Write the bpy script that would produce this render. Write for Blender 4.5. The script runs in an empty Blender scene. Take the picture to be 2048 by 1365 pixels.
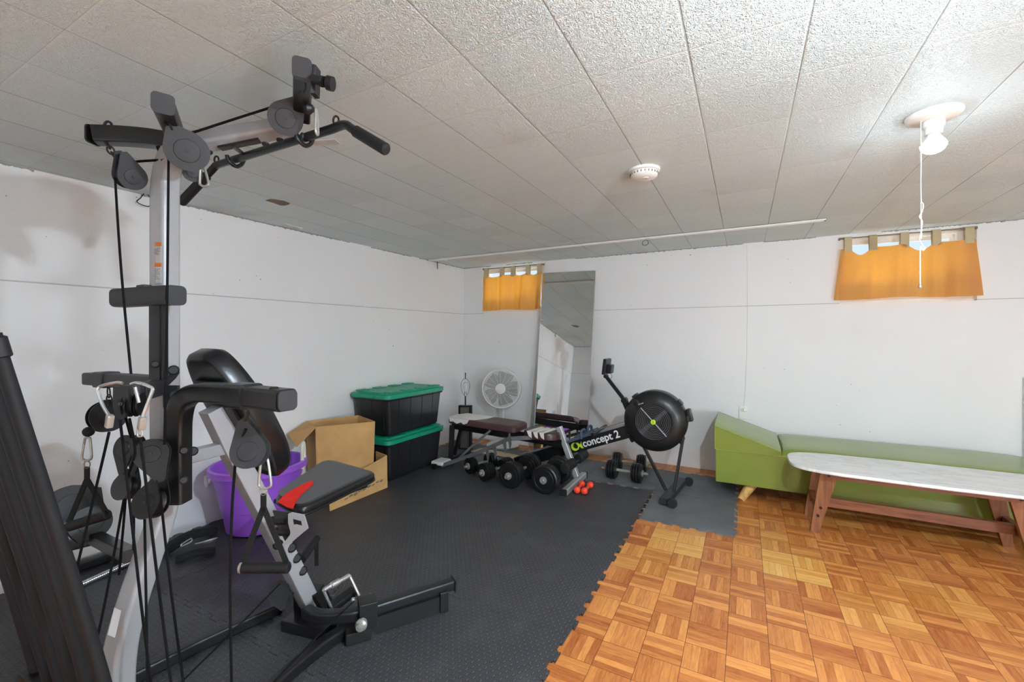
import bpy, bmesh, math, random
from mathutils import Vector as V, Matrix, Euler
random.seed(7)
PI = math.pi
sc = bpy.context.scene
COL = sc.collection
# ------------------------------------------------------------------ camera, world, exposure
EYE = 1.285                       # camera height
CEIL = 2.14
YAW = math.radians(28.17)
FPX = 870.0                       # focal length in pixels of the 2048 frame
cd = bpy.data.cameras.new('camera'); cam = bpy.data.objects.new('camera', cd); COL.objects.link(cam)
cam.location = (0, 0, EYE); cam.rotation_euler = (PI/2, 0, YAW)
cd.sensor_width = 36; cd.lens = FPX/2048*36; cd.shift_y = -10.5/2048; cd.clip_start = .05
sc.camera = cam
w = bpy.data.worlds.new('sky'); sc.world = w; w.use_nodes = True
bg = w.node_tree.nodes['Background']; bg.inputs[0].default_value = (.62, .80, 1.0, 1); bg.inputs[1].default_value = 1.0
sc.view_settings.view_transform = 'Standard'; sc.view_settings.look = 'None'
sc.view_settings.exposure = 0.23; sc.cycles.diffuse_bounces = 8; sc.view_settings.gamma = 1; sc.view_settings.use_curve_mapping = False
BULB_A = 200.0                   # emission of the bulb in view
GLOBE = 165.0                     # emission of the unseen globe light added behind the camera
BULB_B = 2900.0                   # emission of the unseen twin bulb, added for brightness
sun = bpy.data.lights.new('sun', 'SUN'); sun.energy = 38.0; sun.angle = .05; sun.color = (1, .95, .88)
so = bpy.data.objects.new('sun', sun); COL.objects.link(so); so.rotation_euler = (math.radians(-36), 0, math.radians(14)); so.location = (0, 9, 6)

FW = V((-math.sin(YAW), math.cos(YAW), 0)); RT = V((math.cos(YAW), math.sin(YAW), 0)); UP = V((0, 0, 1))
def ray(px, py): return FW*FPX + RT*(px-1024) + UP*(672-py)
def cz(px, py, Z): return ray(px, py)*(Z/FPX) + UP*EYE          # a point at a known distance
def ox(px, py, x): r = ray(px, py); return r*(x/r.x) + UP*EYE    # a point on a plane x = const
def oy(px, py, y): r = ray(px, py); return r*(y/r.y) + UP*EYE
def oz(px, py, z): r = ray(px, py); return r*((z-EYE)/r.z) + UP*EYE

# ------------------------------------------------------------------ materials
class NT:
    def __init__(s, name):
        s.m = bpy.data.materials.new(name); s.m.use_nodes = True; s.t = s.m.node_tree
        s.n = s.t.nodes; s.p = s.n['Principled BSDF']; s.out = s.n['Material Output']
    def add(s, typ, **kw):
        n = s.n.new(typ)
        for k, v in kw.items(): setattr(n, k, v)
        return n
    def put(s, sock, v):
        if v is None: return
        if hasattr(v, 'is_output'): s.t.links.new(v, sock)
        else: sock.default_value = v
    def f(s, op, a, b=None, c=None):
        n = s.add('ShaderNodeMath', operation=op)
        for i, v in enumerate((a, b, c)): s.put(n.inputs[i], v)
        return n.outputs[0]
    def pos(s):
        g = s.add('ShaderNodeNewGeometry'); x = s.add('ShaderNodeSeparateXYZ'); s.t.links.new(g.outputs['Position'], x.inputs[0])
        return g.outputs['Position'], x.outputs[0], x.outputs[1], x.outputs[2]
    def obj(s): return s.add('ShaderNodeTexCoord').outputs['Object']
    def xyz(s, x, y, z=0.0):
        n = s.add('ShaderNodeCombineXYZ')
        for i, v in enumerate((x, y, z)): s.put(n.inputs[i], v)
        return n.outputs[0]
    def noise(s, vec, scale=5, detail=3, rough=.5, dist=0.0):
        n = s.add('ShaderNodeTexNoise'); s.put(n.inputs['Vector'], vec); n.inputs['Scale'].default_value = scale
        n.inputs['Detail'].default_value = detail; n.inputs['Roughness'].default_value = rough; n.inputs['Distortion'].default_value = dist
        return n.outputs[0]
    def white(s, vec):
        n = s.add('ShaderNodeTexWhiteNoise', noise_dimensions='3D'); s.put(n.inputs['Vector'], vec); return n.outputs['Value']
    def vor(s, vec, scale, feature='F1'):
        n = s.add('ShaderNodeTexVoronoi', feature=feature); s.put(n.inputs['Vector'], vec); n.inputs['Scale'].default_value = scale
        return n
    def mapr(s, v, a, b, c=0.0, d=1.0):
        n = s.add('ShaderNodeMapRange'); s.put(n.inputs[0], v)
        for i, q in enumerate((a, b, c, d)): n.inputs[i+1].default_value = q
        return n.outputs[0]
    def mix(s, fac, a, b):
        n = s.add('ShaderNodeMix', data_type='RGBA'); s.put(n.inputs[0], fac)
        for i, v in ((6, a), (7, b)):
            if isinstance(v, tuple): v = (*v, 1) if len(v) == 3 else v
            s.put(n.inputs[i], v)
        return n.outputs[2]
    def bump(s, h, strength=.3, dist=.01):
        n = s.add('ShaderNodeBump'); n.inputs['Strength'].default_value = strength; n.inputs['Distance'].default_value = dist
        s.put(n.inputs['Height'], h); s.t.links.new(n.outputs[0], s.p.inputs['Normal'])
    def col(s, v):
        if isinstance(v, tuple): v = (*v, 1)
        s.put(s.p.inputs['Base Color'], v)
def lin(r, g, b):
    q = lambda c: (c/255/12.92 if c <= 10 else ((c/255+.055)/1.055)**2.4)
    return (q(r), q(g), q(b))
def simple(name, rgb, rough=.5, metal=0.0, var=.12, scale=14, bump=0.0, bscale=120, coat=0.0, spec=.5):
    t = NT(name); c = lin(*rgb); co = t.obj()
    n = t.noise(co, scale, 3)
    lo = tuple(x*(1-var) for x in c); hi = tuple(min(1, x*(1+var)) for x in c)
    t.col(t.mix(t.mapr(n, .3, .7), lo, hi))
    t.p.inputs['Roughness'].default_value = rough; t.p.inputs['Metallic'].default_value = metal
    t.p.inputs['Coat Weight'].default_value = coat; t.p.inputs['Specular IOR Level'].default_value = spec
    if bump: t.bump(t.noise(co, bscale, 2), bump, .002)
    return t.m
MAT = {}
def mk(k, *a, **kw): MAT[k] = simple(k, *a, **kw)
mk('silver_paint', (158, 159, 162), .36, .12, var=.04)
mk('grey_paint', (128, 129, 131), .38, .35, var=.05)
mk('black_paint', (26, 26, 28), .34, var=.1)
mk('dark_plastic', (46, 46, 49), .48, var=.08, spec=.4)
mk('black_plastic', (18, 18, 20), .42, var=.15)
mk('black_rubber', (19, 19, 21), .6, var=.2)
mk('rod_black', (36, 36, 38), .62, var=.06, spec=.2)
mk('cable_black', (16, 16, 17), .7, spec=.15)
mk('chrome', (215, 216, 218), .16, .8, var=.03)
mk('nickel', (176, 174, 168), .26, .5, var=.05)
mk('black_vinyl', (22, 22, 25), .28, var=.12, bump=.15, bscale=300)
mk('grey_vinyl', (70, 70, 73), .42, var=.06, bump=.15, bscale=300)
mk('red_vinyl', (236, 26, 8), .6, var=.06, spec=.2)
mk('strap_black', (18, 18, 18), .85, bump=.3, bscale=400)
mk('brown_vinyl', (72, 46, 48), .32, var=.25, scale=6, bump=.2, bscale=60)
mk('torn_fabric', (222, 220, 216), .9, var=.06, bump=.4, bscale=200)
mk('bench_black', (20, 20, 23), .32)
mk('bench_grey', (112, 115, 118), .4, .4, var=.1)
mk('bench_silver', (190, 191, 192), .32, .5, var=.05)
mk('plate_black', (19, 19, 21), .4, var=.2)
mk('red_rubber', (250, 72, 40), .45, var=.05)
mk('tote_black', (26, 26, 29), .42, var=.1, scale=5)
mk('tote_green', (10, 148, 112), .45, var=.06)
mk('purple_plastic', (156, 90, 214), .36, var=.08, scale=4)
mk('rope_white', (226, 224, 206), .9, bump=.6, bscale=160)
mk('fan_white', (226, 226, 222), .45, var=.03)
mk('fan_blade', (128, 130, 130), .5)
mk('lamp_black', (28, 27, 27), .5)
mk('lamp_weave', (118, 112, 104), .9, bump=.8, bscale=260)
mk('white_plastic', (236, 236, 232), .4, var=.02)
mk('white_paint', (232, 232, 228), .55, var=.03)
mk('rod_grey', (120, 114, 106), .4, .4)
mk('green_vinyl', (124, 140, 52), .36, var=.1, scale=3, bump=.12, bscale=40, coat=.45)
mk('green_welt', (150, 164, 84), .45)
mk('wicker', (206, 160, 92), .7, var=.2, scale=30, bump=.6, bscale=90)
mk('bolt_black', (12, 12, 12), .6)
mk('foot_black', (20, 20, 21), .6)
mk('backing', (120, 108, 92), .8)
mk('rower_black', (17, 17, 19), .38)
mk('rower_cage', (24, 24, 26), .34)
mk('grille_grey', (74, 75, 77), .35)
mk('rower_grey', (150, 150, 150), .4, .5)
mk('logo_green', (188, 222, 40), .5, var=.02)
mk('logo_white', (226, 228, 230), .5, var=.02)
mk('label_white', (205, 206, 208), .6)
mk('label_orange', (222, 130, 50), .6)
mk('label_text', (120, 122, 128), .7)
mk('blue_grey', (66, 78, 104), .6)
mk('screen_dark', (48, 54, 52), .25)
mk('wire_black', (38, 36, 34), .5)
mk('cord_white', (232, 230, 222), .8)
mk('tape_white', (206, 205, 200), .85)

def m_cardboard():
    t = NT('cardboard'); co = t.obj(); n = t.noise(co, 5, 4); g = t.noise(t.xyz(*[0.0]*3), 1)
    t.col(t.mix(t.mapr(n, .3, .7), lin(186, 144, 90), lin(208, 166, 108))); t.p.inputs['Roughness'].default_value = .85
    t.bump(t.noise(co, 60, 2), .12, .003); return t.m
MAT['cardboard'] = m_cardboard()
mk('cardboard_pale', (206, 188, 158), .9, var=.08)

def m_wall(name='wall_paint', seam=1.564):
    t = NT(name); P, x, y, z = t.pos()
    big = t.noise(P, .8, 3); c = t.mix(t.mapr(big, .3, .7), lin(229, 230, 230), lin(237, 238, 238))
    # bug holes in the concrete
    vo = t.vor(P, 9); r = t.white(vo.outputs['Position'])
    rad = t.mapr(r, .6, 1.0, .0, .055)
    dens = t.mapr(t.noise(P, 1.1, 2), .42, .62)
    hole = t.f('MULTIPLY', t.f('LESS_THAN', vo.outputs['Distance'], rad), t.f('GREATER_THAN', dens, .25))
    vo2 = t.vor(P, 23); r2 = t.white(vo2.outputs['Position'])
    hole2 = t.f('MULTIPLY', t.f('LESS_THAN', vo2.outputs['Distance'], t.mapr(r2, .7, 1.0, 0., .085)), t.f('GREATER_THAN', dens, .45))
    hole = t.f('MAXIMUM', hole, hole2)
    c = t.mix(t.f('MULTIPLY', hole, .75), c, lin(38, 36, 34))
    # stained cracks along the ledge and under the ceiling
    nz = t.noise(P, 30, 4, .7); nl = t.noise(P, 2.2, 2)
    d1 = t.f('ABSOLUTE', t.f('SUBTRACT', z, seam-.004))
    s1 = t.f('MULTIPLY', t.f('LESS_THAN', d1, .0032), t.f('GREATER_THAN', t.f('ADD', nz, t.f('MULTIPLY', nl, .5)), .55))
    s2 = t.f('MULTIPLY', t.f('GREATER_THAN', z, t.f('SUBTRACT', CEIL-.002, t.f('MULTIPLY', t.f('POWER', nz, 3.), .045))), t.f('GREATER_THAN', nl, .44))
    c = t.mix(t.f('MAXIMUM', t.f('MULTIPLY', s1, .42), t.f('MULTIPLY', s2, .72)), c, lin(84, 76, 66))
    t.col(c); t.p.inputs['Roughness'].default_value = .55
    board = t.f('ABSOLUTE', t.f('SUBTRACT', t.f('FRACT', t.f('DIVIDE', z, .29)), .5))
    line = t.f('MULTIPLY', t.f('GREATER_THAN', board, .488), t.noise(t.xyz(t.f('MULTIPLY', x, 2.), t.f('MULTIPLY', y, 2.), z), 2, 2))
    h = t.f('ADD', t.f('MULTIPLY', t.noise(P, 22, 5, .65), .8), t.f('MULTIPLY', line, -.5))
    h = t.f('ADD', h, t.f('MULTIPLY', t.noise(P, 2.5, 2), 1.5))
    t.bump(h, .22, .012); return t.m
MAT['wall'] = m_wall()

def m_ceiling():
    t = NT('ceiling_tile'); P, x, y, z = t.pos(); T = .305
    u = t.f('DIVIDE', t.f('ADD', x, .149), T); v = t.f('DIVIDE', t.f('SUBTRACT', y, 1.091), T)
    cell = t.white(t.xyz(t.f('FLOOR', u), t.f('FLOOR', v), 3.))
    du = t.f('MULTIPLY', t.f('SUBTRACT', .5, t.f('ABSOLUTE', t.f('SUBTRACT', t.f('FRACT', u), .5))), T)
    dv = t.f('MULTIPLY', t.f('SUBTRACT', .5, t.f('ABSOLUTE', t.f('SUBTRACT', t.f('FRACT', v), .5))), T)
    c = t.mix(cell, lin(216, 228, 228), lin(225, 236, 236))
    c = t.mix(t.f('MULTIPLY', t.mapr(t.noise(P, 1.7, 3), .62, .75), .3), c, lin(176, 160, 150))
    w1 = t.mapr(t.noise(P, 1.3, 2), .3, .7, .0010, .0032)
    su = t.f('LESS_THAN', du, w1)
    sv = t.f('LESS_THAN', dv, .0009)
    c = t.mix(t.f('MULTIPLY', su, .62), c, lin(92, 82, 74))
    c = t.mix(t.f('MULTIPLY', sv, .45), c, lin(150, 140, 130))
    t.col(c); t.p.inputs['Roughness'].default_value = .5
    worm = t.noise(P, 72, 2, .5, 1.6)
    ridge = t.f('SUBTRACT', 1., t.f('MULTIPLY', t.f('ABSOLUTE', t.f('SUBTRACT', worm, .5)), 7.))
    ridge = t.f('MAXIMUM', ridge, 0.)
    groove = t.f('MULTIPLY', t.f('LESS_THAN', t.f('MINIMUM', du, dv), .002), -2.0)
    bev = t.f('MINIMUM', t.f('MULTIPLY', t.f('MINIMUM', du, dv), 120.), 1.)
    t.bump(t.f('ADD', t.f('ADD', t.f('MULTIPLY', ridge, bev), groove), t.f('MULTIPLY', cell, .8)), .72, .004); return t.m
MAT['ceiling'] = m_ceiling()

def m_floor():
    t = NT('parquet_vinyl'); P, x, y, z = t.pos(); S = .154
    u = t.f('DIVIDE', t.f('SUBTRACT', x, .087), S); v = t.f('DIVIDE', t.f('SUBTRACT', y, 2.72), S)
    iu = t.f('FLOOR', u); iv = t.f('FLOOR', v); fu = t.f('FRACT', u); fv = t.f('FRACT', v)
    par = t.f('MODULO', t.f('ADD', t.f('ADD', iu, iv), 400.), 2.)         # 0: strips run along y, 1: along x
    inv = t.f('SUBTRACT', 1., par)
    ac = t.f('ADD', t.f('MULTIPLY', fu, inv), t.f('MULTIPLY', fv, par))
    al = t.f('ADD', t.f('MULTIPLY', fv, inv), t.f('MULTIPLY', fu, par))
    k = t.f('MULTIPLY', ac, 5.); ik = t.f('FLOOR', k); fk = t.f('FRACT', k)
    rs = t.white(t.xyz(iu, iv, ik))
    tx = t.f('FLOOR', t.f('DIVIDE', u, 2.)); ty = t.f('FLOOR', t.f('DIVIDE', v, 2.))
    rt = t.white(t.xyz(tx, ty, 11.))
    gr = t.noise(t.xyz(t.f('ADD', t.f('MULTIPLY', ac, 9.), t.f('MULTIPLY', rs, 31.)), t.f('ADD', t.f('MULTIPLY', al, 1.3), t.f('MULTIPLY', iu, 3.7)), t.f('MULTIPLY', iv, 5.1)), 1.6, 4, .6, .6)
    tone = t.f('ADD', t.f('MULTIPLY', rs, .62), t.f('MULTIPLY', t.mapr(gr, .3, .7), .38))
    c = t.mix(tone, lin(150, 70, 24), lin(228, 154, 82))
    cy = t.mix(tone, lin(206, 132, 50), lin(232, 184, 104))
    spec = t.f('MULTIPLY', t.f('LESS_THAN', t.f('ABSOLUTE', t.f('SUBTRACT', tx, 0.)), .5), t.f('LESS_THAN', t.f('ABSOLUTE', t.f('SUBTRACT', ty, 0.)), .5))
    spec2 = t.f('MULTIPLY', t.f('LESS_THAN', t.f('ABSOLUTE', t.f('ADD', tx, 2.)), .5), t.f('LESS_THAN', t.f('ABSOLUTE', t.f('SUBTRACT', ty, 0.)), .5))
    c = t.mix(t.f('MAXIMUM', t.f('MAXIMUM', spec, spec2), t.f('MULTIPLY', t.f('GREATER_THAN', rt, .8), .35)), c, cy)
    ek = t.f('SUBTRACT', .5, t.f('ABSOLUTE', t.f('SUBTRACT', fk, .5)))
    c = t.mix(t.f('MULTIPLY', t.f('LESS_THAN', ek, .035), .35), c, lin(110, 50, 18))
    e = t.f('MINIMUM', t.f('SUBTRACT', .5, t.f('ABSOLUTE', t.f('SUBTRACT', fu, .5))), t.f('SUBTRACT', .5, t.f('ABSOLUTE', t.f('SUBTRACT', fv, .5))))
    c = t.mix(t.f('MULTIPLY', t.f('LESS_THAN', e, .008), .75), c, lin(74, 34, 14))
    t.col(c); t.p.inputs['Roughness'].default_value = .36
    t.bump(t.f('ADD', t.f('MULTIPLY', t.f('MINIMUM', e, .02), 40.), t.f('MULTIPLY', gr, .25)), .15, .002); return t.m
MAT['floor'] = m_floor()

def m_mat():
    t = NT('diamond_foam'); P, x, y, z = t.pos(); S = .0235
    u = t.f('DIVIDE', x, .0155); v = t.f('DIVIDE', y, .0205)
    par = t.f('MODULO', t.f('ADD', t.f('ADD', t.f('FLOOR', u), t.f('FLOOR', v)), 2000.), 2.)
    a = t.f('SUBTRACT', t.f('FRACT', u), .5); b = t.f('SUBTRACT', t.f('FRACT', v), .5)
    a = t.f('ADD', a, t.f('MULTIPLY', b, -.15))
    d = t.f('ADD', t.f('POWER', t.f('ABSOLUTE', t.f('MULTIPLY', a, 4.2)), 2.), t.f('POWER', t.f('ABSOLUTE', t.f('MULTIPLY', b, 2.1)), 2.))
    d = t.f('ADD', d, t.f('MULTIPLY', par, 9.))
    loz = t.mapr(d, 1.0, .5)
    dust = t.mapr(t.noise(P, 6, 5, .65), .5, .75)
    c = t.mix(t.f('MULTIPLY', dust, .35), lin(60, 60, 63), lin(96, 96, 97))
    c = t.mix(t.f('MULTIPLY', t.f('LESS_THAN', d, .7), .35), c, lin(120, 120, 122))
    rim = t.f('MULTIPLY', t.f('GREATER_THAN', d, .75), t.f('LESS_THAN', d, 2.0)); c = t.mix(t.f('MULTIPLY', rim, .85), c, lin(14, 14, 16))  # highlights on the raised bars and shade around them painted into the colour
    sp = t.vor(P, 26); fleck = t.f('LESS_THAN', sp.outputs['Distance'], t.mapr(t.white(sp.outputs['Position']), .9, 1., 0., .05))
    c = t.mix(t.f('MULTIPLY', fleck, .5), c, lin(170, 168, 162))
    t.col(c); t.p.inputs['Roughness'].default_value = .5
    t.bump(t.f('ADD', loz, t.f('MULTIPLY', t.noise(P, 200, 2), .15)), 1.0, .003); return t.m
MAT['black_mat'] = m_mat()
def m_grey_mat():
    t = NT('grey_foam'); P, x, y, z = t.pos()
    n = t.noise(P, 3, 5, .6); c = t.mix(t.mapr(n, .3, .7), lin(84, 86, 89), lin(108, 110, 113))
    sp = t.vor(P, 20); fleck = t.f('LESS_THAN', sp.outputs['Distance'], t.mapr(t.white(sp.outputs['Position']), .93, 1., 0., .08))
    c = t.mix(t.f('MULTIPLY', fleck, .7), c, lin(190, 190, 186))
    t.col(c); t.p.inputs['Roughness'].default_value = .6; t.bump(t.noise(P, 260, 2), .3, .002); return t.m
MAT['grey_mat'] = m_grey_mat()

def m_wood(name, a, b, axis=0):
    t = NT(name); co = t.obj(); mp = t.add('ShaderNodeMapping'); t.t.links.new(co, mp.inputs[0])
    s = [26, 26, 26]; s[axis] = 2.2; mp.inputs['Scale'].default_value = s
    n = t.noise(mp.outputs[0], 1.2, 5, .6, .8)
    t.col(t.mix(t.mapr(n, .32, .68), lin(*a), lin(*b))); t.p.inputs['Roughness'].default_value = .42
    t.bump(n, .08, .002); return t.m
MAT['wood_x'] = m_wood('walnut_rail', (104, 58, 36), (150, 92, 60), 0)
MAT['wood_z'] = m_wood('walnut_leg', (110, 66, 42), (160, 104, 68), 2)
def m_marble():
    t = NT('marble'); co = t.obj(); mp = t.add('ShaderNodeMapping'); t.t.links.new(co, mp.inputs[0])
    mp.inputs['Scale'].default_value = (1.2, 5., 1.); mp.inputs['Rotation'].default_value = (0, 0, .35)
    n = t.noise(mp.outputs[0], 2.2, 6, .6, 1.2); r = t.f('ABSOLUTE', t.f('SUBTRACT', n, .5))
    t.col(t.mix(t.mapr(r, 0., .05), lin(208, 206, 202), lin(228, 228, 226))); t.p.inputs['Roughness'].default_value = .35
    return t.m
MAT['marble'] = m_marble()
def m_glass():
    t = NT('window_glass'); t.col((1, 1, 1)); t.p.inputs['Roughness'].default_value = 0.0
    g = t.add('ShaderNodeBsdfTransparent'); gl = t.add('ShaderNodeBsdfGlossy'); gl.inputs['Roughness'].default_value = .02
    mx = t.add('ShaderNodeMixShader'); mx.inputs[0].default_value = .06
    t.t.links.new(g.outputs[0], mx.inputs[1]); t.t.links.new(gl.outputs[0], mx.inputs[2]); t.t.links.new(mx.outputs[0], t.out.inputs[0])
    return t.m
MAT['glass'] = m_glass()
def m_bulbglass():
    t = NT('clear_bulb'); t.col((1, 1, 1)); t.p.inputs['Transmission Weight'].default_value = .8; t.p.inputs['Roughness'].default_value = .15
    return t.m
MAT['bulb_glass'] = m_bulbglass()
def m_mirror():
    t = NT('mirror_glass'); t.col((.86, .87, .86)); t.p.inputs['Metallic'].default_value = 1; t.p.inputs['Roughness'].default_value = .015
    return t.m
MAT['mirror'] = m_mirror()
def m_curtain():
    t = NT('curtain_cloth'); co = t.obj(); n = t.noise(co, 90, 3, .6)
    d = t.add('ShaderNodeBsdfDiffuse'); tr = t.add('ShaderNodeBsdfTranslucent'); mx = t.add('ShaderNodeMixShader'); mx.inputs[0].default_value = .62
    t.put(d.inputs[0], (*lin(196, 178, 140), 1))
    t.put(tr.inputs[0], t.mix(t.mapr(n, .3, .7), (1.0, .34, .008), (1.0, .45, .02)))
    t.t.links.new(d.outputs[0], mx.inputs[1]); t.t.links.new(tr.outputs[0], mx.inputs[2]); t.t.links.new(mx.outputs[0], t.out.inputs[0])
    return t.m
MAT['curtain'] = m_curtain()
mk('curtain_tab', (190, 176, 142), .9, var=.05, bump=.3, bscale=300)
def m_emit(name, s, c=(.80, .95, 1.07)):
    t = NT(name); t.col((.9, .9, .9)); t.p.inputs['Emission Color'].default_value = (*c, 1); t.p.inputs['Emission Strength'].default_value = s
    return t.m
MAT['bulb_a'] = m_emit('lit_bulb', BULB_A); MAT['bulb_b'] = m_emit('lit_bulb_behind', BULB_B); MAT['globe'] = m_emit('lit_globe', GLOBE)

# ------------------------------------------------------------------ mesh building
ORG = {}                                         # world position of every object that parents others
class MB:
    def __init__(s): s.b = bmesh.new()
    def _x(s, geom, M):
        bmesh.ops.transform(s.b, matrix=M, verts=[v for v in geom if isinstance(v, bmesh.types.BMVert)]); return s
    def box(s, c, size, rot=None, bevel=0.0, seg=2, taper=None):
        r = bmesh.ops.create_cube(s.b, size=1.0); vs = r['verts']
        if taper:                                # scale of the lower face
            for v in vs:
                if v.co.z < 0: v.co.x *= taper; v.co.y *= taper
        bmesh.ops.scale(s.b, vec=V(size), verts=vs)
        if bevel:
            es = list({e for v in vs for e in v.link_edges})
            q = bmesh.ops.bevel(s.b, geom=es, offset=bevel, segments=seg, profile=.5, affect='EDGES')
            vs = list({v for f in q['faces'] for v in f.verts} | {v for v in vs if v.is_valid})
            seen = set(vs); st = list(vs)
            while st:
                for e in st.pop().link_edges:
                    for v in e.verts:
                        if v not in seen: seen.add(v); st.append(v)
            vs = list(seen)
        M = Matrix.Translation(V(c)) @ (rot.to_4x4() if rot else Matrix.Identity(4))
        bmesh.ops.transform(s.b, matrix=M, verts=vs); return s
    def cyl(s, a, b, r0, r1=None, n=20):
        a, b = V(a), V(b); d = b-a; r1 = r0 if r1 is None else r1
        q = bmesh.ops.create_cone(s.b, cap_ends=True, segments=n, radius1=r0, radius2=r1, depth=d.length)
        M = Matrix.Translation((a+b)/2) @ d.to_track_quat('Z', 'Y').to_matrix().to_4x4()
        bmesh.ops.transform(s.b, matrix=M, verts=q['verts']); return s
    def ball(s, c, r, n=16, sc3=(1, 1, 1)):
        q = bmesh.ops.create_uvsphere(s.b, u_segments=n, v_segments=max(6, n//2), radius=r)
        bmesh.ops.transform(s.b, matrix=Matrix.Translation(V(c)) @ Matrix.Diagonal((*sc3, 1)), verts=q['verts']); return s
    def sweep(s, pts, prof, up=UP, closed=False, scale=None):
        P = [V(p) for p in pts]; n = len(P); rings = []
        for i, p in enumerate(P):
            a = P[i-1] if (i > 0 or closed) else p; c = P[(i+1) % n] if (i < n-1 or closed) else p
            t1 = (p-a).normalized() if (p-a).length > 1e-9 else None; t2 = (c-p).normalized() if (c-p).length > 1e-9 else None
            t = (t1+t2).normalized() if (t1 and t2) else (t1 or t2)
            if up is not None and abs(t.dot(up)) < .96:
                sd = t.cross(up).normalized()
            else:
                ref = rings[-1][1] if rings else RT
                sd = (ref - t*ref.dot(t)).normalized()
            n2 = sd.cross(t).normalized(); k = 1.0
            if t1 and t2: k = 1/max(.35, math.sqrt((1+t1.dot(t2))/2))
            f = scale[i] if scale else 1.0
            rings.append(([s.b.verts.new(p + sd*(x*f) + n2*(y*f)) for x, y in prof], sd))
        m = len(prof)
        for i in range(n if closed else n-1):
            A, B = rings[i][0], rings[(i+1) % n][0]
            for j in range(m): s.b.faces.new((A[j], A[(j+1) % m], B[(j+1) % m], B[j]))
        if not closed: s.b.faces.new(rings[0][0][::-1]); s.b.faces.new(rings[-1][0])
        return s
    def tube(s, pts, r, n=10, closed=False, up=None, scale=None):
        # parallel transport
        P = [V(p) for p in pts]; N = len(P); rings = []; sd = None
        for i, p in enumerate(P):
            a = P[i-1] if (i > 0 or closed) else p; c = P[(i+1) % N] if (i < N-1 or closed) else p
            t = (c-a).normalized()
            if sd is None: sd = t.orthogonal().normalized()
            sd = (sd - t*sd.dot(t)).normalized(); n2 = t.cross(sd); f = scale[i] if scale else 1.
            rings.append([s.b.verts.new(p + (sd*math.cos(2*PI*k/n) + n2*math.sin(2*PI*k/n))*r*f) for k in range(n)])
        for i in range(N if closed else N-1):
            A, B = rings[i], rings[(i+1) % N]
            off = 0
            if closed and i == N-1:
                off = min(range(n), key=lambda o: (A[0].co-B[o].co).length)
            for j in range(n): s.b.faces.new((A[j], A[(j+1) % n], B[(j+1+off) % n], B[(j+off) % n]))
        if not closed: s.b.faces.new(rings[0][::-1]); s.b.faces.new(rings[-1])
        return s
    def lathe(s, prof, c=(0, 0, 0), axis=UP, n=28, cap=True):
        q = V(axis).to_track_quat('Z', 'Y').to_matrix(); c = V(c); rings = []
        for r, z in prof:
            rings.append([s.b.verts.new(c + q @ V((r*math.cos(2*PI*k/n), r*math.sin(2*PI*k/n), z))) for k in range(n)])
        for A, B in zip(rings, rings[1:]):
            for j in range(n): s.b.faces.new((A[j], A[(j+1) % n], B[(j+1) % n], B[j]))
        if cap: s.b.faces.new(rings[0][::-1]); s.b.faces.new(rings[-1])
        return s
    def prism(s, poly, vec):
        vec = V(vec); A = [s.b.verts.new(V(p)) for p in poly]; B = [s.b.verts.new(V(p)+vec) for p in poly]; n = len(poly)
        s.b.faces.new(A[::-1]); s.b.faces.new(B)
        for j in range(n): s.b.faces.new((A[j], A[(j+1) % n], B[(j+1) % n], B[j]))
        return s
    def grid(s, rows):
        R = [[s.b.verts.new(V(p)) for p in r] for r in rows]
        for A, B in zip(R, R[1:]):
            for j in range(len(A)-1): s.b.faces.new((A[j], A[j+1], B[j+1], B[j]))
        return s
    def build(s, name, mat, parent=None, smooth=True, ang=38, fix=True):
        b = s.b
        if fix: bmesh.ops.recalc_face_normals(b, faces=b.faces)
        me = bpy.data.meshes.new(name); o = bpy.data.objects.new(name, me); COL.objects.link(o)
        if parent is None:
            zs = [v.co.z for v in b.verts]; xs = [v.co.x for v in b.verts]; ys = [v.co.y for v in b.verts]
            org = V(((min(xs)+max(xs))/2, (min(ys)+max(ys))/2, min(zs))); o.location = org
        else:
            org = ORG[parent.name]; o.parent = parent
        ORG[o.name] = org
        bmesh.ops.translate(b, vec=-org, verts=b.verts)
        for f in b.faces: f.smooth = smooth
        b.to_mesh(me); b.free(); me.materials.append(MAT[mat] if isinstance(mat, str) else mat)
        if smooth:
            me.set_sharp_from_angle(angle=math.radians(ang))
            if fix: o.modifiers.new('weighted_normal', 'WEIGHTED_NORMAL').keep_sharp = True
        return o
def tag(o, label, cat=None, group=None, kind=None):
    if label: o['label'] = label
    if cat: o['category'] = cat
    if group: o['group'] = group
    if kind: o['kind'] = kind
    return o
def thing(name, label, cat, loc, group=None):
    o = bpy.data.objects.new(name, None); o.empty_display_size = .05; COL.objects.link(o); o.location = loc; ORG[o.name] = V(loc)
    return tag(o, label, cat, group)
def dup(root, loc, rotz=None, label=None):
    r = root.copy(); COL.objects.link(r); r.location = loc
    if rotz is not None: r.rotation_euler.z = rotz
    if label: r['label'] = label
    for ch in list(root.children):
        c = ch.copy(); COL.objects.link(c); c.parent = r
        for g in list(ch.children):
            d = g.copy(); COL.objects.link(d); d.parent = c
    return r
def smoothpath(pts, k=6):
    P = [V(p) for p in pts]; out = []
    for i in range(len(P)-1):
        a = P[max(i-1, 0)]; b = P[i]; c = P[i+1]; d = P[min(i+2, len(P)-1)]
        for j in range(k):
            t = j/k
            out.append(.5*((2*b) + (c-a)*t + (2*a-5*b+4*c-d)*t*t + (3*b-a-3*c+d)*t**3))
    out.append(P[-1]); return out
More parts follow.
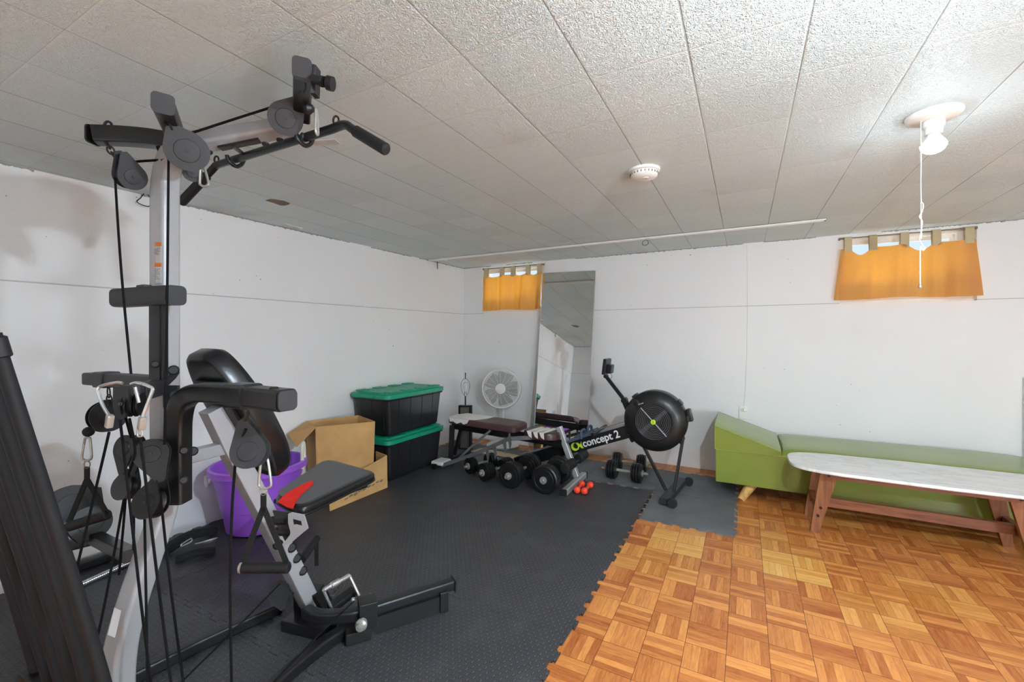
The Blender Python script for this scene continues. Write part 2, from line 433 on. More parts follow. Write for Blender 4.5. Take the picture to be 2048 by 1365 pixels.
def rrect(w, h, r, n=3):
    o = []
    for cx, cy, a0 in ((w/2-r, h/2-r, 0), (-w/2+r, h/2-r, 90), (-w/2+r, -h/2+r, 180), (w/2-r, -h/2+r, 270)):
        for k in range(n+1):
            a = math.radians(a0+90*k/n); o.append((cx+r*math.cos(a), cy+r*math.sin(a)))
    return o
def rotprof(p, deg):
    a = math.radians(deg); return [(x*math.cos(a)-y*math.sin(a), x*math.sin(a)+y*math.cos(a)) for x, y in p]
# ------------------------------------------------------------------ the room
YB = 4.567
def xl(y): return -3.142 - .0252*(YB-y)          # face of the left wall, slightly out of square
SEAM = 1.564
def struct(name, mb, mat, **k): return tag(mb.build(name, mat, **k), None, None, kind='structure')
struct('floor', MB().box((-.2, 1.6, -.06), (7.4, 7.0, .12)), 'floor', smooth=False)
struct('ceiling', MB().box((-.2, 1.6, CEIL+.06), (7.4, 7.0, .12)), 'ceiling', smooth=False)
m = MB()
for z0, z1, d in ((0, SEAM, 0), (SEAM, CEIL, .007)):
    m.prism([(xl(YB+.3)+d, YB+.3, z0), (xl(-1.6)+d, -1.6, z0), (-3.75, -1.6, z0), (-3.75, YB+.3, z0)], (0, 0, z1-z0))
struct('wall_left', m, 'wall', smooth=False)
W1 = (-2.865, -2.03); W2 = (.708, 1.548); WZ = (1.553, 2.118)
m = MB()
def bx(m, x0, x1, y0, y1, z0, z1): m.box(((x0+x1)/2, (y0+y1)/2, (z0+z1)/2), (x1-x0, y1-y0, z1-z0))
bx(m, -3.3, 3.4, YB, YB+.25, 0, WZ[0]); bx(m, -3.3, 3.4, YB-.003, YB+.25, WZ[1], CEIL)
for a, b in ((-3.3, W1[0]), (W1[1], W2[0]), (W2[1], 3.4)): bx(m, a, b, YB-.003, YB+.25, WZ[0], WZ[1])
struct('wall_back', m, 'wall', smooth=False)
m = MB(); bx(m, 3.15, 3.4, -1.6, YB, 0, CEIL); struct('wall_right', m, 'wall', smooth=False)
m = MB(); bx(m, -3.6, 3.4, -1.75, -1.5, 0, CEIL); bx(m, -3.6, -2.45, -1.5, .12, 0, CEIL); struct('wall_front', m, 'wall', smooth=False)
# windows
def window(name, x0, x1, mull, rj=.04):
    f = MB(); y0, y1 = YB+.04, YB+.11; z0, z1 = WZ
    for a in ((x0, x1, z1-.035, z1), (x0, x1, z0, z0+.05), (x0, x0+.04, z0+.05, z1-.035), (x1-rj, x1, z0+.05, z1-.035)): bx(f, a[0], a[1], y0, y1, a[2], a[3])
    fr = tag(f.build(name, 'white_paint', smooth=False), None, None, kind='structure')
    for a, b, dy in ((x0+.04, mull+.02, .012), (mull-.02, x1-rj, .042)):
        s = MB(); t = .03; ya, yb = y0+dy, y0+dy+.022; za, zb = z0+.05, z1-.035
        for q in ((a, b, zb-t, zb), (a, b, za, za+t), (a, a+t, za+t, zb-t), (b-t, b, za+t, zb-t)): bx(s, q[0], q[1], ya, yb, q[2], q[3])
        sash = s.build('sash', 'white_paint', fr, smooth=False)
        p = MB(); bx(p, a+t, b-t, ya+.009, ya+.013, za+t, zb-t); p.build('pane', 'glass', sash, smooth=False)
    return fr
window('window_1', *W1, -2.44); window('window_2', *W2, 1.135, .10)
# a ceiling channel along the back wall
m = MB(); yt = 3.875
for a, b, c, d in ((-.02, -.017, 0, .016), (.017, .02, 0, .016), (-.02, .02, .013, .016)):
    bx(m, xl(yt)+.03, .52, yt+a, yt+b, CEIL-.016+c, CEIL-.016+d)
tr = m.build('ceiling_track', 'white_paint', smooth=False)
tag(tr, 'long narrow white metal track on the ceiling parallel to the back wall', 'track')
m = MB()
for x in (-2.4, -1.5, -.6, .2): m.cyl((x, yt, CEIL-.003), (x, yt, CEIL-.0062), .005, n=8)
m.build('screw', 'nickel', tr)
bx(m := MB(), .512, .522, yt-.018, yt+.018, CEIL-.015, CEIL-.002); m.build('end_plug', 'black_plastic', tr)

# curtains on rods
def curtain(nm, xt0, xt1, xb0, xb1, zb, tabs, dips, folds, label, rlabel):
    y = YB-.036; zt = 2.012
    nu, nv = 96, 18; rows = []
    def top(u):
        for i in range(len(tabs)-1):
            if tabs[i] <= u <= tabs[i+1]:
                s = (u-tabs[i])/(tabs[i+1]-tabs[i]); return zt - dips[i]*math.sin(PI*s)**1.4
        return zt
    for j in range(nv+1):
        v = j/nv; r = []
        for i in range(nu+1):
            u = i/nu; x = (xt0+(xt1-xt0)*u)*(1-v)+(xb0+(xb1-xb0)*u)*v
            z = top(u)*(1-v)+(zb+.006*math.sin(9*u+folds))*v
            dy = .020*math.sin(folds*2*PI*u+1.3*math.sin(5*u)) + .010*math.sin(27*u+2*v+3*math.sin(7*u)) + .006*math.sin(52*u)
            r.append((x+.006*math.sin(14*u)*v, y-.012+dy*(.45+.75*v)-.012*v, z))
        rows.append(r)
    c = MB().grid(rows).build('curtain', 'curtain', fix=False, ang=180); tag(c, label, 'curtain', 'tab top curtains')
    for u in tabs:
        x = xt0+(xt1-xt0)*u; m = MB(); h = .026
        pr = smoothpath([(x, y-.014, zt-.028), (x, y-.015, zt+.05), (x, y-.013, zt+.087), (x, y+.003, zt+.099), (x, y+.017, zt+.087), (x, y+.015, zt+.03), (x, y+.008, zt-.02)], 4)
        m.sweep(pr, [(h, .0012), (-h, .0012), (-h, -.0012), (h, -.0012)], up=V((0, -1, .01))) if False else m.grid([[(p.x-h, p.y, p.z) for p in pr], [(p.x+h, p.y, p.z) for p in pr]])
        m.build('tab', 'curtain_tab', c, fix=False)
    m = MB().box(((xb0+xb1)/2*0+(xt0+xt1)/2+.0, y-.03, zt-.2), (.001, .001, .001)); m.b.free()
    r = MB().cyl((xt0-.008, y+.002, zt+.088), (xt1+.008, y+.002, zt+.088), .0055).build('curtain_rod', 'rod_grey'); tag(r, rlabel, 'curtain rod', 'curtain rods')
    for x in (xt0-.006, xt1+.006): MB().box((x, y+.017, zt+.088), (.012, .036, .018)).build('bracket', 'rod_grey', r)
    return c
e = lambda px, py: oy(px, py, YB-.05).x
curtain('c1', e(966, 545), e(1084, 545), e(966, 625), e(1082, 625), 1.592, [.05, .33, .52, .77, .955], [.022, .006, .02, .025], 4,
        'small glowing orange tab top curtain in the corner window beside the tall mirror', 'slim rod holding the orange curtain over the corner window')
curtain('c2', e(1682, 490), e(1953, 470), e(1668, 604), e(1967, 597), 1.588, [.06, .26, .5, .73, .955], [.06, .004, .055, .004], 3.5,
        'wide orange and tan tab top curtain in the right window above the green daybed', 'slim rod holding the wide curtain over the right window')

# mats
def seam(p, q, amp=.011, pitch=.0545, ph=0):
    p, q = V(p), V(q); d = q-p; L = d.length; d.normalize(); nrm = V((d.y, -d.x, 0)); n = max(2, int(round(L/pitch))); out = [p]
    for k in range(1, n-1):
        s = 1 if (k+ph) % 2 else -1; a = p+d*(L*(k+.06)/n); b = p+d*(L*(k+.94)/n)
        w = .16*L/n*(1 if s > 0 else -1)
        out += [a + nrm*0, a - d*w*.6 + nrm*amp*s, b + d*w*.6 + nrm*amp*s, b + nrm*0]
    return out                                  # the far end belongs to the next edge
def foam(x0, x1, y0, y1, mat, label, group, ph=(0, 0, 0, 0)):
    g = .0012
    pts = seam((x0+g, y0+g, 0), (x1-g, y0+g, 0), ph=ph[0]) + seam((x1-g, y0+g, 0), (x1-g, y1-g, 0), ph=ph[1])
    # the two remaining edges follow the same wave as their neighbours
    top = seam((x0+g, y1-g, 0), (x1-g, y1-g, 0), ph=ph[0]) + [V((x1-g, y1-g, 0))]
    lef = seam((x0+g, y0+g, 0), (x0+g, y1-g, 0), ph=ph[1]) + [V((x0+g, y1-g, 0))]
    pts += top[::-1][:-1] + lef[::-1][:-1]
    o = MB().prism(pts, (0, 0, .010)).build('foam_floor_mat', mat, smooth=False)
    return tag(o, label, 'mat', group)
ORD = ['at the parquet edge', 'one in from the parquet', 'two in from the parquet', 'against the left wall']
ROW = ['touching the grey mats', 'second from the grey mats', 'third from the grey mats', 'fourth from the grey mats', 'in the nearest row']
XE, PX = -.665, .65
for i in range(4):
    for j in range(5):
        x1 = XE-PX*i; x0 = x1-PX; y1 = 3.695-PX*j; y0 = y1-PX
        if i == 3: x0 = max(x0, xl(y0)+.02)
        foam(x0, x1, y0, y1, 'black_mat', 'black textured foam mat '+ROW[j]+', '+ORD[i], 'black foam mats')
GL = ['grey foam mat under the rowing machine foot and right dumbbells by the wall', 'grey foam mat behind the silver bench leg', 'grey foam mat under the weight bench middle, by the wall', 'grey foam mat under the fan end of the weight bench', 'narrow grey foam mat in the corner beside the black totes']
for i in range(5):
    x1 = -.055-.61*i; x0 = max(x1-.61, xl(4)+.02)
    foam(x0, x1, 3.715, 4.325, 'grey_mat', GL[i], 'grey foam mats')
foam(-.660, -.055, 3.11, 3.712, 'grey_mat', 'grey foam mat jutting out onto the parquet under the rowing machine wheel', 'grey foam mats')
ZM = .0105

# ------------------------------------------------------------------ ceiling fittings
def ceiling_lamp(x, y, mat, label, cord):
    t = thing('ceiling_lamp', label, 'lamp', (x, y, CEIL))
    MB().lathe([(.084, 0), (.086, -.004), (.084, -.012), (.075, -.02), (.04, -.026), (.034, -.03)], (x, y, CEIL)).build('base_plate', 'white_plastic', t)
    MB().lathe([(.034, -.024), (.033, -.05), (.027, -.056), (.026, -.078), (.022, -.08)], (x, y, CEIL)).build('socket', 'white_plastic', t)
    b = MB().lathe([(.014, -.07), (.018, -.082), (.030, -.100), (.037, -.110), (.0395, -.119)], (x, y, CEIL)).build('bulb_housing', 'white_plastic', t)
    MB().lathe([(.0395, -.119), (.0375, -.129), (.032, -.139), (.022, -.147), (.012, -.151), (.003, -.152)], (x, y, CEIL)).build('bulb_dome', mat, b)
    for p in ((.05, .03), (-.05, -.03)): pass
    if cord:
        cx, cy = x-.042, y-.02
        pts = [(cx, cy, CEIL-.024), (cx, cy, 1.85), (cx+.001, cy, 1.80)]
        m = MB(); m.tube(pts, .0016, 6)
        kn = smoothpath([(cx+.001, cy, 1.80), (cx+.007, cy, 1.79), (cx+.004, cy, 1.765), (cx-.004, cy, 1.745), (cx+.004, cy, 1.725), (cx+.002, cy, 1.70), (cx, cy, 1.68), (cx-.003, cy, 1.655), (cx+.006, cy, 1.632), (cx+.012, cy, 1.622), (cx+.006, cy, 1.614), (cx, cy, 1.63), (cx-.002, cy, 1.60), (cx-.002, cy, 1.48)], 6)
        m.tube(kn, .0018, 6); m.tube([(cx, cy, 1.80), (cx+.002, cy, 1.66)], .0016, 6); m.build('pull_cord', 'cord_white', t)
        MB().lathe([(.001, .006), (.004, 0), (.006, -.008), (.003, -.012)], (cx-.002, cy, 1.48), n=12).build('cord_knob', 'nickel', t)
    return t
ceiling_lamp(.640, 2.243, 'bulb_a', 'lit bare bulb in a white ceiling socket with a knotted pull cord', True)
ceiling_lamp(.46, .86, 'bulb_b', 'unseen lit bare bulb added in a white ceiling socket right of the camera', False)  # unseen second bulb, added for brightness and the gym's wall shadow
t = thing('smoke_detector', 'round white smoke detector on the ceiling tiles above the rowing machine', 'smoke detector', (-.458, 2.296, CEIL))
MB().lathe([(.078, 0), (.078, -.012), (.072, -.016)], (-.458, 2.296, CEIL)).build('base_ring', 'white_plastic', t)
MB().lathe([(.070, -.014), (.067, -.034), (.055, -.044), (.03, -.047), (.001, -.048)], (-.458, 2.296, CEIL)).build('cover', 'white_plastic', t)
m = MB()
for k in range(24):
    a = 2*PI*k/24; m.box((-.458+.0685*math.cos(a), 2.296+.0685*math.sin(a), CEIL-.025), (.006, .004, .010), Matrix.Rotation(a, 3, 'Z'))
m.build('vent_slot', 'backing', t)
MB().lathe([(.016, -.046), (.015, -.050), (.001, -.051)], (-.448, 2.285, CEIL), n=16).build('test_button', 'fan_white', t)
t = thing('added_fill_globe', 'unseen fill light added behind the camera, a lit globe on a slim pole', 'lamp', (2.3, .0, 0))  # unseen fill light, added to brighten the room and ceiling
MB().lathe([(.15, 0), (.15, .015), (.03, .03), (.012, .04), (.012, .86)], (2.3, .0, 0)).build('pole', 'fan_white', t); MB().ball((2.3, .0, .95), .13, 24).build('globe', 'globe', t)
# hooks
def loop(name, pts, r, mat, label, cat, grp=None): return tag(MB().tube(smoothpath(pts, 5), r, 6).build(name, mat), label, cat, grp)
h = oz(1291, 476, CEIL); loop('ceiling_hook', [h, h+V((0, 0, -.02)), h+V((-.022, 0, -.03)), h+V((-.026, 0, -.055)), h+V((0, 0, -.066)), h+V((.024, 0, -.05)), h+V((.014, 0, -.024)), h+V((.002, 0, -.018))], .0022, 'wire_black', 'small wire hook hanging from the ceiling beside the long white track', 'hook')
h = oz(284, 393, CEIL)+V((.075, -.02, 0)); loop('ceiling_clip', [h, h+V((-.01, -.012, -.028)), h+V((-.01, -.030, -.055)), h+V((0, -.012, -.07)), h+V((0, .022, -.072)), h+V((0, .04, -.05)), h+V((0, .03, -.012)), h+V((0, .018, -.002))], .003, 'wire_black', 'black wire clip hanging at the top of the left wall behind the gym post', 'hook')
h = oz(872, 524, CEIL)+V((.02, 0, 0)); loop('ceiling_hook', [h, h+V((0, 0, -.04)), h+V((.002, 0, -.075)), h+V((.004, 0, -.085))], .004, 'wire_black', 'short dark hook hanging at the left end of the ceiling track', 'hook')
p = oz(556, 405, CEIL-.001); n = 12
patch = [p+V((.05*math.cos(a)*(1+.3*math.sin(3*a+1)), .085*math.sin(a)*(1+.25*math.cos(2*a)), 0)) for a in [2*PI*k/n for k in range(n)]]
tag(MB().prism(patch, (0, 0, .002)).build('ceiling_scar', 'backing', smooth=False), 'small ragged scar in a ceiling tile near the left wall', 'scar')
p = oz(583, 453, CEIL-.004); tag(MB().box(p, (.05, .16, .008), Matrix.Rotation(.1, 3, 'Z')).build('ceiling_bracket', 'tape_white', smooth=False), 'short white strip fixed to the ceiling at the left wall edge', 'bracket')
p = oz(650, 285, CEIL-.002); tag(MB().box(p, (.12, .05, .002), Matrix.Rotation(.35, 3, 'Z')).build('ceiling_patch', 'tape_white', smooth=False), 'pale stuck-on patch on the ceiling above the lat bar', 'patch')
p = oz(882, 520, CEIL-.012)+V((.03, 0, 0)); tag(MB().box(p, (.06, .07, .024), None, .004).build('ceiling_block', 'white_paint'), 'small white block at the ceiling corner by the left wall', 'block')
# wall fittings on the back wall
t = thing('wall_outlet', 'white wall outlet behind the green daybed headrest', 'outlet', (-.012, YB-.004, .56))
MB().box((-.012, YB-.008, .575), (.075, .008, .118), None, .003).build('cover_plate', 'white_plastic', t)
MB().box((-.012, YB-.016, .597), (.034, .012, .03), None, .003).build('socket', 'white_plastic', t)
MB().box((.004, YB-.026, .605), (.034, .026, .03), None, .004).build('plug', 'white_plastic', t)
pts = [oy(1494, 490, YB-.006), oy(1495, 600, YB-.006), oy(1494, 690, YB-.006), oy(1491, 780, YB-.006), oy(1487, 815, YB-.006)]
tag(MB().tube(smoothpath(pts, 6), .0014, 6).build('wall_cable', 'cord_white'), 'thin white cable running down the back wall to the outlet', 'cable')

# ------------------------------------------------------------------ leaning mirror
mt = thing('leaning_mirror', 'tall frameless mirror leaning against the back wall', 'mirror', (-1.73, 4.32, 0))
A = V((-2.036, YB-.012, 2.0)); B = V((-1.42, YB-.012, 1.985)); A0 = V((-2.045, 4.31, ZM)); B0 = V((-1.436, 4.31, ZM))
nb = (A-A0).cross(B0-A0).normalized()
if nb.y > 0: nb = -nb
MB().prism([A0, B0, B, A], nb*.005).build('glass', 'mirror', mt, smooth=False)
MB().prism([A0, B0, B, A], -nb*.010).build('backing_board', 'backing', mt, smooth=False)
m = MB()
for a, b in ((A0, A), (B0, B), (A, B)): m.sweep([a, b], rrect(.006, .018, .002, 1), up=nb)
m.build('edge_trim', 'bench_silver', mt, smooth=False)
# a white board leaning at the right end of the back wall
m = MB(); q0 = V((1.79, 4.540, 0)); q1 = V((1.79, YB-.004, .98)); d = V((.62, 0, 0)); nb2 = V((0, -1, .2)).normalized()
m.prism([q0, q0+d, q1+d, q1], V((0, .018, 0))*-1); tag(m.build('leaning_board', 'white_paint', smooth=False), 'white board leaning on the back wall behind the right end of the daybed', 'board')

# ------------------------------------------------------------------ pedestal fan
fc = V((-2.456, 4.33, .681)); fd = V((.30, -.95, .06)).normalized()
t = thing('pedestal_fan', 'white pedestal fan with a round wire cage beside the mirror', 'fan', (fc.x, fc.y, ZM))
q = fd.to_track_quat('Z', 'Y').to_matrix(); loc = lambda x, y, z: fc + q @ V((x, y, z))
m = MB()
dome = lambda r: .055-.05*max(0, (r-.045)/.172)**2
for s in (1, -1):
    for k in range(16):
        a = 2*PI*k/16
        m.tube([loc(r*math.cos(a+.5*(r-.05)), r*math.sin(a+.5*(r-.05)), s*dome(r)) for r in (.045, .09, .135, .18, .213)], .0022, 4)
    for j in range(14 if s > 0 else 5):
        r = .070+.0105*j if s > 0 else .08+.028*j
        m.tube([loc(r*math.cos(2*PI*k/40), r*math.sin(2*PI*k/40), s*dome(r)) for k in range(40)], .0024, 4, closed=True)
m.build('wire_cage', 'fan_white', t)
MB().lathe([(.212, -.022), (.218, -.026), (.230, -.02), (.231, .012), (.224, .022), (.211, .02), (.212, -.022)], fc, fd, 48, cap=False).build('cage_rim', 'fan_white', t)
MB().lathe([(.060, .046), (.060, .058), (.04, .064), (.001, .066)], fc, fd).build('badge_cap', 'fan_white', t)
m = MB()
for k in range(5):
    a = 2*PI*k/5; rows = []
    for i in range(6):
        r = .03+.155*i/5; wv = .03+.075*(i/5)**.8-.02*(i/5)**6
        rows.append([loc(r*math.cos(a)-u*wv*math.sin(a), r*math.sin(a)+u*wv*math.cos(a), .018*u) for u in (-1, -.3, .3, 1)])
    m.grid(rows)
m.build('blades', 'fan_blade', t, fix=False)
MB().lathe([(.03, .03), (.032, -.03), (.055, -.035), (.055, -.12), (.03, -.13)], fc, fd).build('motor', 'fan_white', t)
pb = fc - fd*.08
MB().cyl((pb.x, pb.y, ZM+.02), (pb.x, pb.y, fc.z-.03), .015).build('pole', 'fan_white', t)
MB().lathe([(.19, 0), (.19, .012), (.16, .028), (.05, .04), (.022, .06)], (pb.x, pb.y, ZM), n=36).build('base', 'fan_white', t)
MB().tube(smoothpath([loc(-.02, -.04, -.1), loc(-.05, -.16, -.07), loc(-.075, -.26, -.03), loc(-.08, -.4, -.02)], 6), .003, 6).build('cord', 'fan_white', t)

# ------------------------------------------------------------------ lamp without a shade
lx, ly = -2.775, 4.07
t = thing('table_lamp', 'shadeless lamp with a black framed base in the corner behind the weight bench', 'lamp', (lx, ly, ZM))
m = MB(); R9 = Matrix.Rotation(.25, 3, 'Z')
def lp(x, y, z): return V((lx, ly, ZM)) + R9 @ V((x, y, z))
for a, s in (((-.064, 0, .245), (.016, .06, .49)), ((.064, 0, .245), (.016, .06, .49)), ((0, 0, .482), (.144, .06, .016)), ((0, 0, .008), (.144, .06, .016))): m.box(lp(*a), s, R9)
m.build('frame', 'lamp_black', t, smooth=False)
MB().box(lp(0, .004, .245), (.114, .03, .46), R9).build('woven_panel', 'lamp_weave', t, smooth=False)
MB().cyl(lp(0, 0, .49), lp(0, 0, .60), .008).build('stem', 'lamp_black', t)
MB().cyl(lp(0, 0, .60), lp(0, 0, .645), .016, .015).build('socket', 'nickel', t)
MB().lathe([(.013, .0), (.014, .02), (.028, .06), (.031, .08), (.026, .10), (.012, .112), (.001, .115)], lp(0, 0, .64)).build('bulb', 'bulb_glass', t)
m = MB(); m.tube(smoothpath([lp(-.012, 0, .60), lp(-.034, 0, .63), lp(-.052, 0, .70), lp(-.046, 0, .75), lp(-.022, 0, .785), lp(0, 0, .79), lp(.022, 0, .785), lp(.046, 0, .75), lp(.052, 0, .70), lp(.034, 0, .63), lp(.012, 0, .60)], 5), .0022, 6)
m.build('harp', 'wire_black', t)
MB().cyl(lp(0, 0, .788), lp(0, 0, .858), .005, .006, 10).build('finial', 'lamp_black', t)

# ------------------------------------------------------------------ totes
def tote(cx, cy, z, label):
    t = thing('storage_tote', label, 'storage bin', (cx, cy, z), 'black totes with green lids')
    H, L, Wd = .355, .75, .43
    m = MB(); m.box((cx, cy, z+H/2), (Wd, L, H), None, .03, 3, .9)
    m.build('tub', 'tote_black', t)
    for s in (1, -1):
        for y in (-.235, -.08, .08, .235): MB().box((cx+s*(Wd/2-.011), cy+y, z+.19), (.008, .018, .27), Matrix.Rotation(s*.065, 3, 'Y'), .003).build('rib', 'tote_black', t)
        for x in (-.13, 0, .13): MB().box((cx+x, cy+s*(L/2-.018), z+.19), (.018, .008, .27), Matrix.Rotation(-s*.10, 3, 'X'), .003).build('rib', 'tote_black', t)
    m = MB(); m.box((cx, cy, z+H-.03), (Wd+.012, L+.012, .03), None, .01); m.build('rim', 'tote_black', t)
    m = MB(); q = rrect(Wd+.05, L+.06, .06, 4)
    m.prism([(cx+x, cy+y, z+H-.022) for x, y in q], (0, 0, .034)); q = rrect(Wd-.03, L-.03, .05, 4)
    m.prism([(cx+x, cy+y, z+H+.012) for x, y in q], (0, 0, .016))
    lid = m.build('lid', 'tote_green', t)
    for y in (-.3, -.1, .1, .3):
        for s in (1, -1): MB().box((cx+s*.17, cy+y, z+H+.030), (.08, .10, .012), None, .004).build('lid_ridge', 'tote_green', lid)
    for s in (1, -1): MB().box((cx, cy+s*(L/2+.034), z+H-.006), (.16, .03, .022), None, .006).build('handle', 'tote_green', lid)
    return t
tote(-2.915, 3.17, ZM, 'lower black storage tote with a green lid, against the left wall')
tote(-2.918, 3.172, ZM+.3918, 'upper black storage tote with a green lid, stacked on top of the other')

# ------------------------------------------------------------------ cardboard boxes
def openbox(name, base, top, z0, z1, th, flaps, label, grp):
    cxy = sum((V((*p, 0)) for p in base), V())/4
    t = thing(name, label, 'box', (cxy.x, cxy.y, z0), grp)
    def quad(a, b, c, d):
        n = (V(b)-V(a)).cross(V(d)-V(a)).normalized()*th; return MB().prism([a, b, c, d], n)
    n = 4
    MB().prism([(*p, z0) for p in base], (0, 0, th)).build('bottom', 'cardboard', t, smooth=False)
    for i in range(4):
        a, b = base[i], base[(i+1) % 4]; c, d = top[(i+1) % 4], top[i]
        quad((*a, z0), (*b, z0), (*c, z1), (*d, z1)).build('side_panel', 'cardboard', t, smooth=False)
    for a, b, c, d in flaps: quad(a, b, c, d).build('flap', 'cardboard', t, smooth=False)
    return t
A, B, C, D = (-2.905, 2.235), (-2.665, 2.60), (-3.00, 2.735), (-3.165, 2.345)
def ins(P, k):
    c = (sum(p[0] for p in P)/4, sum(p[1] for p in P)/4); return [(c[0]+(p[0]-c[0])*k, c[1]+(p[1]-c[1])*k) for p in P]
Pt = [A, B, C, D]; zt = .585
fl = [((*D, zt), (*A, zt), (A[0]-.05, A[1]-.13, zt-.13), (D[0]-.01, D[1]-.16, zt-.07))]
openbox('cardboard_box', ins(Pt, .93), Pt, ZM, zt, .005, fl, 'tall open cardboard box with one flap out behind the purple tub', 'cardboard boxes')
lo = [(-2.60, 2.06), (-2.625, 2.72), (-2.655, 2.72), (-2.66, 2.06)]
t = thing('cardboard_box', 'low flattened cardboard box standing in front of the tall open cardboard box', 'box', (-2.66, 2.4, ZM), 'cardboard boxes')
a0, a1 = V((-2.655, 2.16, ZM)), V((-2.645, 2.72, ZM)); up1, up0 = V((-.005, 0, .27)), V((-.02, .0, .16))
MB().prism([a0, a1, a1+up1, a0+up0], (-.006, 0, 0)).build('front_panel', 'cardboard', t, smooth=False)
b1 = V((-2.80, 2.745, ZM)); MB().prism([a1, b1, b1+V((0, 0, .28)), a1+up1], (0, .006, 0)).build('side_panel', 'cardboard', t, smooth=False)
m = MB()
for k in range(9):
    y = 2.30+.045*k; m.box((-2.6475, y, ZM+.045+.018*(k % 2)*.3+.004*k), (.003, .03, .006+.004*(k % 3)), Matrix.Rotation(.2, 3, 'X'))
m.build('printed_mark', 'red_vinyl' if False else 'lamp_weave', t, smooth=False)
p = [oz(905, 899, .03), oz(1033, 903, .014), oz(1015, 890, .10), oz(890, 880, .10)]
p = [V((-2.66, 4.00, .0115)), V((-2.02, 3.97, .0115)), V((-2.12, 4.10, .0115)), V((-2.62, 4.18, .0115))]
tag(MB().prism(p, (0, 0, .005)).build('cardboard_sheet', 'cardboard_pale', smooth=False), 'pale flat cardboard sheet on the floor under the weight bench', 'cardboard')

# ------------------------------------------------------------------ purple tub
tx, ty = -2.875, 1.775
t = thing('rope_handled_tub', 'purple plastic tub with white rope handles between the gym and the boxes', 'tub', (tx, ty, ZM))
MB().lathe([(.17, 0), (.19, .01), (.215, .15), (.218, .155), (.222, .16), (.245, .29), (.25, .295), (.272, .385), (.292, .39), (.292, .425), (.275, .43), (.266, .42), (.24, .28), (.185, .02)], (tx, ty, ZM), n=48).build('tub', 'purple_plastic', t)
for s, px in ((1, 609), (-1, 430)):
    a = .75 if s > 0 else PI+.75
    c = V((tx+.27*math.cos(a), ty+.27*math.sin(a), ZM+.40)); tg = V((-math.sin(a), math.cos(a), 0)); o = V((math.cos(a), math.sin(a), 0))
    hgt = .13 if s > 0 else -.10
    if s < 0: c = c + o*.03
    MB().tube(smoothpath([c-tg*.035-UP*.03, c-tg*.035+UP*hgt*.6, c-tg*.02+UP*hgt, c+tg*.02+UP*hgt, c+tg*.035+UP*hgt*.6, c+tg*.035-UP*.03], 5), .011, 8).build('rope_handle', 'rope_white', t)

# ------------------------------------------------------------------ weight bench
t = thing('weight_bench', 'black weight bench with torn brown pads and silver front leg', 'bench', (-1.95, 3.6, ZM))
by = 3.60
m = MB(); m.sweep([(-2.60, by, .385), (-1.42, by, .335)], rrect(.06, .075, .008, 1)); m.build('main_beam', 'bench_black', t)
m = MB(); m.sweep([(-2.60, by-.02, .385), (-2.615, by-.02, .05)], rrect(.05, .05, .006, 1)); m.sweep([(-2.52, by+.02, .35), (-2.60, by+.02, .08)], rrect(.035, .035, .006, 1)); m.build('rear_leg', 'bench_black', t)
m = MB(); m.sweep([(-2.615, 3.30, ZM+.026), (-2.615, 3.90, ZM+.026)], rrect(.05, .05, .006, 1)); rf = m.build('rear_foot', 'bench_black', t)
m = MB(); m.box((-2.60, 3.40, ZM+.052), (.13, .16, .035), None, .012); m.build('taped_end', 'torn_fabric', rf)
m = MB(); m.sweep([(-1.455, by, .475), (-1.29, by, ZM+.05)], rrect(.05, .05, .006, 1)); fl_ = m.build('front_leg', 'bench_silver', t); tag(fl_, 'silver front leg')
m = MB(); m.sweep([(-1.268, 3.245, ZM+.026), (-1.274, 3.75, ZM+.026)], rrect(.05, .05, .006, 1)); ff = m.build('front_foot', 'bench_silver', t); tag(ff, 'silver front foot')
m = MB()
for y in (3.24, 3.755): m.box((-1.27, y, ZM+.026), (.054, .014, .054), None, .004)
m.build('end_cap', 'foot_black', ff)
for z, xx in ((.195, -1.288),):
    MB().cyl((xx+.0, 3.40, z), (xx, 3.80, z), .011).build('roller_bar', 'bench_black', t)
    for a, b in ((3.34, 3.535), (3.665, 3.845)): MB().lathe([(.036, 0), (.042, .004), (.042, b-a-.004), (.036, b-a)], (xx-.012, a, z), (0, 1, 0), 22).build('foam_roller', 'black_rubber', t)
# pads
def pad(cx, L, z, wd, tilt, nose):
    m = MB(); pr = []
    n = 16; q = rrect(L, wd, .05, 4) if not nose else None
    if nose:
        q = [(x*1.0, y) for x, y in rrect(L, wd, .12, 6)]
    R = Matrix.Rotation(tilt, 3, 'Y')
    lay = [(0, .94), (.008, 1.0), (.045, 1.0), (.062, .95), (.068, .86)]
    rings = [[m.b.verts.new(V((cx, by, z)) + R @ V((x*k, y*k, h))) for x, y in q] for h, k in lay]
    for a, b in zip(rings, rings[1:]):
        for j in range(len(q)): m.b.faces.new((a[j], a[(j+1) % len(q)], b[(j+1) % len(q)], b[j]))
    m.b.faces.new(rings[0][::-1]); m.b.faces.new(rings[-1]); return m, R
m, R = pad(-2.20, .76, .412, .28, .03, False); bp = m.build('back_pad', 'brown_vinyl', t)
m = MB(); m.prism([V((-2.19, by, .412)) + R @ V((x, y, .0665)) for x, y in ((-.36, -.135), (-.20, -.136), (-.13, -.137), (-.08, -.12), (-.02, .0), (.0, .12), (-.08, .125), (-.32, .12), (-.37, .0))], (0, 0, .003))
m.prism([V((-2.19, by, .412)) + R @ V((x, -.141, z)) for x, z in ((-.36, .066), (-.13, .066), (-.15, .03), (-.19, .015), (-.22, .032), (-.27, .012), (-.31, .03), (-.35, .025))], (0, -.002, 0))
m.build('torn_patch', 'torn_fabric', bp, smooth=False)
m, R = pad(-1.605, .35, .37, .28, .02, True); sp = m.build('seat_pad', 'brown_vinyl', t)
m = MB()
